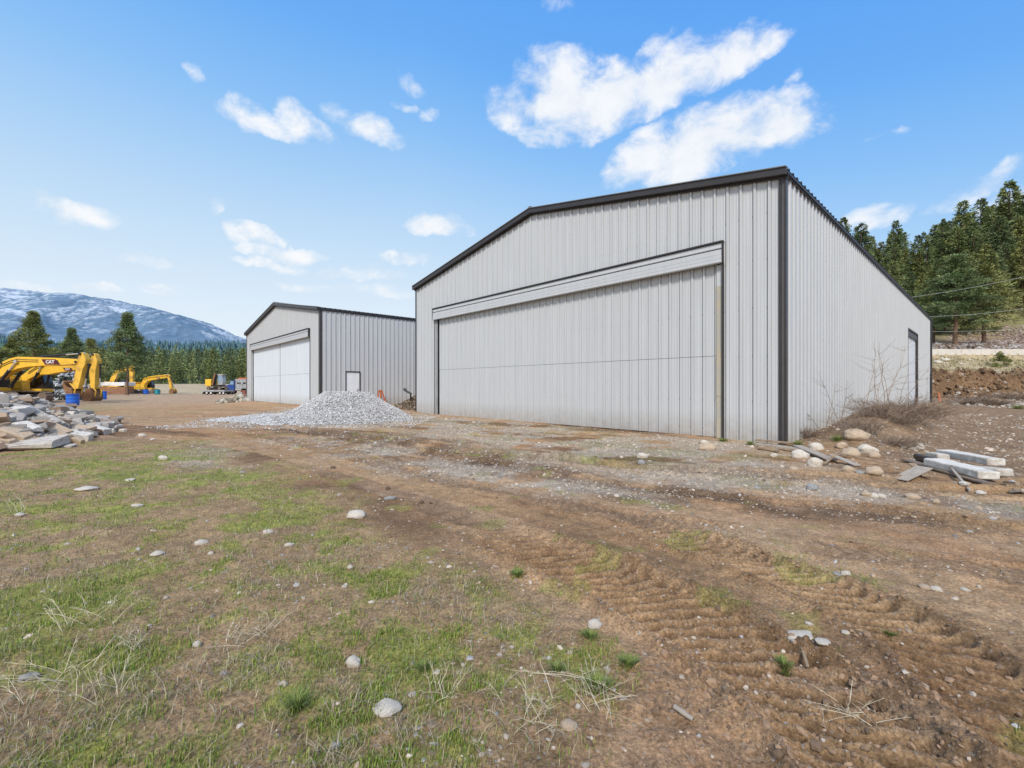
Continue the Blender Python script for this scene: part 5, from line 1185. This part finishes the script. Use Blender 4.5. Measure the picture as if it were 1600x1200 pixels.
for i, (lb, px, py, w, h, n) in enumerate([
 ('dense grey-brown brush at the wall foot, first clump right of the corner post', 1262, 683, .7, .55, 160),
 ('spreading brown brush behind the boulder pile', 1345, 692, 1.0, .6, 220),
 ('greyish brush mound midway along the side wall', 1378, 678, 1.3, .75, 260),
 ('large reddish-brown brush mound before the side doorway', 1420, 655, 2.0, 1.15, 380),
 ('dry brush clump right of the reddish mound', 1452, 652, 1.6, .8, 260),
 ('matted grey brush trailing down from the mound', 1402, 695, 1.0, .4, 200),
 ('pale brush on the slope beside the round white boulder', 1412, 676, 1.1, .5, 200)]):
    x, y = GZ(px, py); twigs('dry_shrub', lb, 'shrub', x, y, int(n*.8), h*.72, w*.62, mTwig, .005, 3, i+1, z0=.0)
for i, (lb, px, py, h) in enumerate([
 ('bare grey sapling with spreading twigs, leftmost by the side wall', 1299, 672, 1.35),
 ('thin upright bare sapling, second along the side wall', 1327, 668, 1.35),
 ('short stub of a bare sapling between taller ones', 1342, 666, 1.0),
 ('bare sapling leaning right, third tall one along the side wall', 1354, 664, 1.7),
 ('tallest bare bush of arching stems near the side doorway', 1385, 660, 2.2),
 ('tiny dead bush standing left of the corner post', 1203, 690, .35)]):
    x, y = GZ(px, py); twigs('bare_sapling', lb, 'sapling', x, y, 3 if i < 4 else 9, h, h*.35, mTwig, .010 if h > .5 else .004, 5, 40+i, lean=(.25 if i in (3, 4) else 0, 0), droop=.05)
for i, (px, py, w, h) in enumerate([(1520, 624, 1.6, .8), (1580, 626, 2.0, .8), (1545, 633, 1.5, .6), (1530, 622, 1.2, .7)]):
    x, y = GZ(px, py); twigs('dry_shrub', ['brown bush left on the soil before the cut bank', 'brown bush at right on the soil before the cut bank', 'low bush lying in front of the two on the bank soil', 'small bush tucked behind the left one at the bank'][i], 'shrub', x, y, 260, h, w, mTwig, .014, 2, 60+i)
# dry straw plants in the foreground
for i, (lb, px, py, h, n, sp) in enumerate([
 ('pale forked dead weed with a long curved stem, tallest near the left', 168, 1085, .30, 7, .12),
 ('bleached curved stalk at the far left bottom', 38, 1115, .26, 4, .10),
 ('spidery dry weed with radiating stems above the forked one', 150, 972, .22, 12, .16),
 ('small dry seed stalk with feathery head in green grass', 212, 1015, .18, 8, .05),
 ('bundle of dry grey stems leaning at bottom centre', 838, 1128, .24, 16, .13),
 ('flattened straw tuft right of the bundle at bottom centre', 925, 1085, .13, 26, .20),
 ('long curved pale stem at the edge of grass and soil', 410, 990, .22, 5, .10),
 ('tangled dry stems in the grass below the curved stem', 372, 1000, .14, 12, .16),
 ('thin dry stalks standing beside the oval pale stone', 690, 1090, .20, 6, .10),
 ('dry stalks at the very left edge of the grass', 20, 800, .3, 9, .14),
 ('dead stems scattered on the torn soil at lower right', 1345, 1110, .06, 12, .16),
 ('dry branching weed at the left bottom edge', 95, 1060, .22, 14, .18)]):
    x, y = GZ(px, py); twigs('dry_weed', lb, 'weed', x, y, n+6, h*.95, sp*1.4, mStraw, .0016, 3, 80+i, droop=.45)
def blades(name, label, cat, n, rmin, rmax, maskf, hmin, hmax, tone, wid, lim=52, clump=True, kind='stuff', power=1.0, curl=.5, seed=1):
    r = np.random.default_rng(seed); th = r.uniform(R(-lim), R(lim), n); rr = np.exp(r.uniform(math.log(rmin), math.log(rmax), n)); x = np.sin(th)*rr; y = np.cos(th)*rr
    k = r.random(n) < maskf(x, y); x, y, rr = x[k], y[k], rr[k]; m = len(x); z = hz(x, y)
    h = r.uniform(hmin, hmax, m)*(1+.03*rr); a = r.uniform(0, 6.28, m); l = r.uniform(.1, 1.0, m)*curl*h; w = wid*r.uniform(.6, 1.4, m)*(1+.09*rr)
    dx, dy = np.cos(a), np.sin(a); sx, sy = -dy*w/2, dx*w/2
    b0 = np.c_[x-sx, y-sy, z-.004]; b1 = np.c_[x+sx, y+sy, z-.004]; m0 = np.c_[x+dx*l*.35-sx*.7, y+dy*l*.35-sy*.7, z+h*.6]; m1 = np.c_[x+dx*l*.35+sx*.7, y+dy*l*.35+sy*.7, z+h*.6]; t = np.c_[x+dx*l, y+dy*l, z+h*.95]
    V = np.stack([b0, b1, m1, m0, t], 1).reshape(-1, 3); o = (np.arange(m)*5)[:, None]
    Fq = np.vstack([o+np.array([[0, 1, 2]]), o+np.array([[0, 2, 3]]), o+np.array([[3, 2, 4]])])
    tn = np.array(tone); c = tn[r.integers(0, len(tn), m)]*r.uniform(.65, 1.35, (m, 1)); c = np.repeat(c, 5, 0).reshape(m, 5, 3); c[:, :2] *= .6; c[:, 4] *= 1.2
    ob = link(name, npmesh(name, V, Fq, c.reshape(-1, 3)), [mBlade]); return setp(ob, label, cat, kind=kind)
GT = [(.18, .29, .04), (.24, .32, .05), (.15, .25, .04), (.29, .33, .08), (.33, .30, .13)]
def mg(x, y):
    g, grass, stray, fg, grav, wg, dark = gmasks(x, y); tuft = sst(.50, .66, fbm(x*6, y*6, 3, 130))
    return np.clip(grass*(.22+.78*tuft)+g*.03+stray*.5*tuft+wg*.25, 0, 1)
blades('grass', 'short green grass in patches on the left slope', 'grass', 330000, 1.7, 15, mg, .010, .038, GT, .0035, seed=1)
blades('dry_grass', 'thin dead grass and straw lying among the green', 'dry grass', 110000, 1.6, 9, lambda x, y: gmasks(x, y)[0]*(.10+.5*sst(.5, .62, fbm(x*2, y*2, 3, 131))), .012, .05, [(.40, .33, .22), (.30, .24, .17), (.48, .42, .30)], .0022, curl=2.4, seed=2)
blades('verge_grass', 'dry tufted grass covering the bank below the road barrier', 'dry grass', 90000, 55, 96, lambda x, y: ((y > 46) & (y < 58.2) & (x > 34))*sst(.42, .6, fbm(x*.9, y*.9, 4, 140)), .03, .10, [(.44, .38, .22), (.36, .30, .18), (.34, .34, .14)], .012, seed=4)
# brighter tufts one can point at
for i, (lb, px, py, w, h) in enumerate([
 ('bright green grass tuft below the white stone by the left rut', 923, 996, .16, .06), ('tuft of blue-green grass left of bottom centre', 466, 1108, .14, .11),
 ('round bright tuft near the torn soil', 982, 1040, .15, .07), ('dark green tuft above the bundle of dry stems', 870, 1048, .10, .06),
 ('green clump at the wall foot where the door ends', 1130, 690, .5, .16), ('vivid green clump at the wall left of the planks', 1172, 695, .32, .18),
 ('big loose tuft on the soil between weeds and ruts', 935, 1075, .22, .09), ('green tuft on the bank soil at the right edge', 1590, 639, 1.2, .5),
 ('dusty green weed clump right of the corner post', 1247, 698, .35, .25), ('green weeds on top of the boulder pile', 1309, 688, .4, .2),
 ('tuft of grass left of the left rut', 808, 900, .18, .07), ('leafy weed below the round whitish stone', 662, 1045, .14, .05),
 ('grass tuft beside the brown soil left of the right rut', 1225, 1040, .12, .06), ('tuft on the ridge of the right tyre track', 1390, 1000, .12, .05)]):
    w *= .85; h *= .72; r = np.random.default_rng(500+i); x0, y0 = GZ(px, py); n = 240; a = r.uniform(0, 6.28, n); q = np.minimum(np.abs(r.normal(0, .22, n)), .5)*w*(1+.3*np.sin(a*3+i)); x = np.cos(a)*q; y = np.sin(a)*q; a2 = a+r.normal(0, .5, n)
    hh = h*r.uniform(.5, 1.1, n)*np.clip(1-.45*q/(w/2), .2, 1); l = hh*r.uniform(.3, 1.6, n); wd = .003+.008*w; dx, dy = np.cos(a2), np.sin(a2); sx, sy = -dy*wd/2, dx*wd/2; zb = hz(x+x0, y+y0)-gz(x0, y0)
    V = np.stack([np.c_[x-sx, y-sy, zb-.005], np.c_[x+sx, y+sy, zb-.005], np.c_[x+dx*l*.4+sx*.7, y+dy*l*.4+sy*.7, zb+hh*.65], np.c_[x+dx*l*.4-sx*.7, y+dy*l*.4-sy*.7, zb+hh*.65], np.c_[x+dx*l, y+dy*l, zb+hh]], 1).reshape(-1, 3); o = (np.arange(n)*5)[:, None]
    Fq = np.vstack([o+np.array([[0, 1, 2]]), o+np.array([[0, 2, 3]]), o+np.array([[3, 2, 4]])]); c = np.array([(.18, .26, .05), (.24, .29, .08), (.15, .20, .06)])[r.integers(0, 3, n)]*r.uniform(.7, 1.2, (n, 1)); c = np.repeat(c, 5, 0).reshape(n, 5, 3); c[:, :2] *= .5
    o = link('grass_tuft', npmesh('grass_tuft', V, Fq, c.reshape(-1, 3)), [mBlade]); o.location = (x0, y0, gz(x0, y0)); setp(o, lb, 'grass tuft')
# low green-yellow bush on the verge
V, Fq, c, tips = pine_crown(900, 1.6, 1.0, .05, 50, 40, .16, (.20, .22, .05)); o = link('verge_bush', npmesh('verge_bush', V, Fq, c), [mBush]); x, y = (1563-800)/F*52, 52; o.location = (x, y, gz(x, y)-.2); setp(o, 'single yellow-green bush on the grassy bank below the road barrier', 'bush')
# white rocks on the verge slope and rocky toe behind the trees
for i, (px, py, w) in enumerate([(1465, 566, .9), (1478, 563, 1.0), (1472, 560, .5), (1515, 562, .4), (1501, 568, .45)]):
    Y = 54.0; x = (px-800)/F*Y
    Y = float(np.interp(py, [560, 570, 583], [57, 53, 47])); x = (px-800)/F*Y
    rock(['broad white rock on the grassy verge nearest the hangar end', 'brightest white rock on the grassy verge', 'small white rock just above its two larger neighbours on the verge', 'single white rock farthest right on the verge', 'little white rock low on the verge slope'][i], 0, 0, w, w*.5, w*.8, mStoneL, at=(x, Y), name='stone')
junk('grey boulders and scree lying at the foot of the roadside pines', 'scree', 'scree', 71, 72, 1500, 14, 3.2, .7, [(.42, .40, .38), (.30, .24, .2), (.25, .18, .14)], .08, .38)
junk('scatter of stones on the hillside right of the roadside pines', 'scree', 'scree', 92, 80, 1800, 12, 8, .3, [(.42, .36, .32), (.34, .24, .19)], .05, .22)
def bank_clods():
    n = 5200; x = rng.uniform(33, 75, n); y = rng.uniform(42.2, 46.3, n); z = hz(x, y); s = rng.gamma(1.8, .045, n)+.03
    c = np.array([(.20, .125, .07), (.13, .08, .045), (.27, .175, .10), (.36, .30, .24)])[rng.choice(4, n, p=[.4, .3, .22, .08])]*rng.uniform(.6, 1.3, (n, 1))
    v, f, c = pebbles(x, y, z-s*.2, s, c, .9); o = link('bank_clods', npmesh('bank_clods', v, f, c), [mPeb]); setp(o, 'brown clods and stones covering the face of the cut bank', 'soil', kind='stuff')
bank_clods()
def field_stones():
    n = 1600; x = rng.uniform(34, 60, n); y = rng.uniform(26, 44.5, n); s = rng.gamma(2, .03, n)+.03; k = across(x, y) < -.8; x, y, s = x[k], y[k], s[k]
    c = C(.48, .44, .38)[None]*rng.uniform(.5, 1.3, (len(x), 1)); v, f, c = pebbles(x, y, hz(x, y), s, c); o = link('field_stones', npmesh('field_stones', v, f, c), [mPeb]); setp(o, 'pale stones strewn over the brown soil before the cut bank', 'gravel', kind='stuff')
field_stones()
# fence on the hill and overhead wires
T_ = thing('hill_fence', 'thin wire fence climbing the grassy hillside at the right edge', 'fence', (126, 112, gz(126, 112)))
b = MB()
for k in range(7):
    x, y = 122+k*3.4, 108+k*1.3; z = gz(x, y)-T_.location.z; m_ = MB(); m_.cyl((x-126, y-112, z-.2), (x-126, y-112, z+1.9), .07, 6); m_.build('post', mGreyWood, T_)
for dz in (.7, 1.2, 1.7): b.tube([(122+k*3.4-126, 108+k*1.3-112, gz(122+k*3.4, 108+k*1.3)-T_.location.z+dz) for k in range(7)], .02, n=3)
b.build('wire', mHedge, T_)
def wire(label, p0, p1, sag, r=.022):
    mb = MB(); a = Vector(p0); c_ = Vector(p1); mb.tube([a.lerp(c_, t/24)-Vector((0, 0, sag*4*(t/24)*(1-t/24))) for t in range(25)], r, n=4)
    o = mb.build('overhead_wire', mHedge); setp(o, label, 'wire')
def P3(px, py, Y): return ((px-800)/F*Y, Y, EYE+(HZ-py)/F*Y)
wire('upper overhead wire crossing in front of the hillside trees', P3(1380, 470, 62), P3(1760, 390, 62), .8, .022)
wire('middle overhead wire meeting the far corner of the hangar roof', P3(1440, 495, 58), P3(1760, 450, 58), .8, .022)
wire('lowest overhead wire passing before the pine trunks', P3(1440, 518, 58), P3(1760, 497, 58), .5, .018)

# ------------------------------------------------------------------ sky with clouds
w = bpy.data.worlds.new('World'); sc.world = w; w.use_nodes = True; nt = w.node_tree; N = nt.nodes; L = nt.links
bg = N['Background']; bg.inputs[1].default_value = .10
EL, AZ = R(43), R(189)     # sun height and compass direction (0 = +Y, clockwise)
sky = N.new('ShaderNodeTexSky'); sky.sky_type = 'NISHITA'; sky.sun_disc = False; sky.sun_elevation = EL; sky.sun_rotation = AZ
sky.air_density = 1.0; sky.dust_density = .6; sky.ozone_density = 1.6
tc = N.new('ShaderNodeTexCoord'); sp = N.new('ShaderNodeSeparateXYZ'); L.new(tc.outputs['Generated'], sp.inputs[0])
def Mth(op, a, b=None, c=None):
    n = N.new('ShaderNodeMath'); n.operation = op
    for i, v in enumerate((a, b, c)):
        if v is None: continue
        if isinstance(v, (int, float)): n.inputs[i].default_value = v
        else: L.new(v, n.inputs[i])
    return n.outputs[0]
az = Mth('ARCTAN2', sp.outputs[0], sp.outputs[1]); el = Mth('ARCSINE', sp.outputs[2])
def sph(px, py):
    v = Vector((px-800, F, HZ-py)).normalized(); return math.atan2(v.x, v.y), math.asin(v.z)
nz1 = N.new('ShaderNodeTexNoise'); nz1.inputs['Scale'].default_value = 13; nz1.inputs['Detail'].default_value = 9; nz1.inputs['Roughness'].default_value = .6; nz1.inputs['Distortion'].default_value = .25
mp = N.new('ShaderNodeMapping'); mp.inputs['Scale'].default_value = (1, 1, 1.35); L.new(tc.outputs['Generated'], mp.inputs[0]); L.new(mp.outputs[0], nz1.inputs['Vector'])
CL = [ # px, py, half width px, half height px, slope deg (up to the right), density
 (815, 165, 42, 48, 10, .95), (870, 145, 70, 60, -5, 1.25), (940, 160, 95, 48, 5, 1.3), (1030, 135, 90, 42, 18, 1.25), (1110, 108, 85, 34, 18, 1.15), (1160, 86, 62, 20, 4, .95), (880, 195, 70, 26, 5, 1.0),
 (1010, 88, 50, 13, 20, .6), (1010, 245, 62, 34, 20, 1.1), (1080, 232, 100, 46, 18, 1.35), (1170, 205, 100, 42, 14, 1.35), (1235, 190, 60, 32, 0, 1.25), (1302, 186, 22, 14, 0, .5),
 (372, 166, 34, 24, -20, .72), (412, 183, 46, 17, -24, .74), (466, 188, 38, 26, -32, .82), (500, 208, 34, 14, -30, .7), (572, 200, 58, 22, -6, .85), (628, 158, 24, 8, 0, .55), (668, 175, 18, 12, 0, .6), (635, 125, 24, 11, -20, .35),
 (120, 328, 68, 20, -8, .95), (345, 333, 18, 11, 0, .55), (400, 368, 40, 11, 0, .9), (455, 393, 60, 10, 0, .95), (430, 411, 50, 9, 0, .9), (680, 356, 50, 15, 0, 1.05), (630, 407, 34, 8, 0, .8),
 (560, 428, 60, 12, 5, .7), (500, 446, 60, 9, 0, .6), (600, 456, 40, 10, 0, .7), (225, 408, 42, 10, 0, .6), (265, 457, 40, 7, 0, .6), (150, 448, 40, 9, 0, .6), (60, 452, 60, 8, 0, .5), (295, 112, 18, 9, 20, .5),
 (1375, 330, 58, 20, 8, .85), (1540, 288, 80, 18, 18, .6), (1590, 318, 60, 26, 0, .7), (1235, 122, 20, 10, 30, .35), (1380, 203, 30, 6, 10, .35), (860, 10, 60, 12, 5, .4)]
dens = None
nw = N.new('ShaderNodeTexNoise'); nw.inputs['Scale'].default_value = 7; nw.inputs['Detail'].default_value = 7; nw.inputs['Roughness'].default_value = .6; L.new(tc.outputs['Generated'], nw.inputs['Vector'])
sw = N.new('ShaderNodeSeparateColor'); L.new(nw.outputs['Color'], sw.inputs[0])
azw = Mth('ADD', az, Mth('MULTIPLY', Mth('SUBTRACT', sw.outputs[0], .5), .12)); elw = Mth('ADD', el, Mth('MULTIPLY', Mth('SUBTRACT', sw.outputs[1], .5), .085))
for (px, py, rw, rh, sl, dn) in CL:
    a0, e0 = sph(px, py); a1, e1 = sph(px+rw, py); a2, e2 = sph(px, py-rh); ra = math.hypot(a1-a0, 0); re = abs(e2-e0); t = R(sl)
    ce = math.cos(e0); ra *= ce; u = Mth('MULTIPLY', Mth('SUBTRACT', azw, a0), ce); v = Mth('SUBTRACT', elw, e0)
    ct, st = math.cos(t), math.sin(t)
    U = Mth('ADD', Mth('MULTIPLY', u, ct/ra), Mth('MULTIPLY', v, st/ra)); V_ = Mth('ADD', Mth('MULTIPLY', u, -st/re), Mth('MULTIPLY', v, ct/re))
    q = Mth('ADD', Mth('MULTIPLY', U, U), Mth('MULTIPLY', V_, V_)); g_ = Mth('MULTIPLY', Mth('MAXIMUM', Mth('SUBTRACT', 1.0, Mth('MULTIPLY', q, .48)), 0.0), dn)
    dens = g_ if dens is None else Mth('MAXIMUM', dens, g_)
up = Mth('MAXIMUM', Mth('MULTIPLY', Mth('SUBTRACT', el, .86), 4.0), Mth('MULTIPLY', Mth('SUBTRACT', Mth('MULTIPLY', sp.outputs[1], -1.0), .05), 3.0))  # unseen cloud deck overhead and behind the camera, added to whiten the ambient light
dens = Mth('MAXIMUM', dens, Mth('MINIMUM', Mth('MAXIMUM', up, 0.0), .72))
nzc = Mth('MULTIPLY', Mth('SUBTRACT', nz1.outputs['Fac'], .5), 2.9)
cm = Mth('MULTIPLY', Mth('ADD', dens, nzc), Mth('MINIMUM', Mth('MULTIPLY', dens, 3.0), 1.0))
mr = N.new('ShaderNodeMapRange'); mr.interpolation_type = 'SMOOTHSTEP'; mr.inputs[1].default_value = .08; mr.inputs[2].default_value = 1.2; L.new(cm, mr.inputs[0])
# clear sky tint: bring the physical sky to the photographed blue
rp = N.new('ShaderNodeValToRGB'); L.new(Mth('ADD', el, Mth('MULTIPLY', Mth('MAXIMUM', Mth('ADD', az, .2), 0.0), .17)), rp.inputs[0]); cr = rp.color_ramp
SKYR = [(0.0, (.87, .94, .99)), (.15, (.77, .88, .985)), (.28, (.60, .79, .98)), (.41, (.42, .67, .98)), (.52, (.27, .56, .98)), (.65, (.16, .45, .97)), (.9, (.09, .35, .95))]
cr.elements[0].position = SKYR[0][0]; cr.elements[0].color = (*SKYR[0][1], 1); cr.elements[1].position = SKYR[-1][0]; cr.elements[1].color = (*SKYR[-1][1], 1)
for p, c_ in SKYR[1:-1]: e = cr.elements.new(p); e.color = (*c_, 1)
sc1 = N.new('ShaderNodeMix'); sc1.data_type = 'RGBA'; sc1.blend_type = 'MULTIPLY'; sc1.inputs[0].default_value = 1; L.new(rp.outputs[0], sc1.inputs[6]); sc1.inputs[7].default_value = (10, 10, 10, 1)
mxs = N.new('ShaderNodeMix'); mxs.data_type = 'RGBA'; mxs.inputs[0].default_value = .92; L.new(sky.outputs[0], mxs.inputs[6]); L.new(sc1.outputs[2], mxs.inputs[7])
cc = N.new('ShaderNodeValToRGB'); L.new(nz1.outputs['Fac'], cc.inputs[0]); cc.color_ramp.elements[0].position = .35; cc.color_ramp.elements[1].position = .6; cc.color_ramp.elements[0].color = (.80, .86, .94, 1); cc.color_ramp.elements[1].color = (.97, .98, 1, 1)
cs = N.new('ShaderNodeMix'); cs.data_type = 'RGBA'; cs.blend_type = 'MULTIPLY'; cs.inputs[0].default_value = 1; L.new(cc.outputs[0], cs.inputs[6]); cs.inputs[7].default_value = (10, 10, 10, 1)
mx = N.new('ShaderNodeMix'); mx.data_type = 'RGBA'; L.new(Mth('MULTIPLY', mr.outputs[0], .93), mx.inputs[0]); L.new(mxs.outputs[2], mx.inputs[6]); L.new(cs.outputs[2], mx.inputs[7])
L.new(mx.outputs[2], bg.inputs[0])
w.cycles.sampling_method = 'MANUAL'; w.cycles.sample_map_resolution = 512
sun = bpy.data.lights.new('sun', 'SUN'); sun.energy = 3.3; sun.angle = R(11); sun.color = (1, .93, .83); so = bpy.data.objects.new('sun', sun); col.objects.link(so)
sd = Vector((math.sin(AZ)*math.cos(EL), math.cos(AZ)*math.cos(EL), math.sin(EL))); so.rotation_euler = sd.to_track_quat('Z', 'Y').to_euler()
# ------------------------------------------------------------------ camera
cam = bpy.data.cameras.new('camera'); co = bpy.data.objects.new('camera', cam); col.objects.link(co); sc.camera = co
co.location = (0, 0, EYE); co.rotation_euler = (R(90), 0, 0); cam.sensor_width = 36; cam.lens = F/1600*36; cam.shift_y = (HZ-600)/1600; cam.clip_start = .1; cam.clip_end = 20000
sc.view_settings.view_transform = 'Standard'; sc.view_settings.look = 'None'; sc.view_settings.exposure = 0; sc.view_settings.gamma = 1
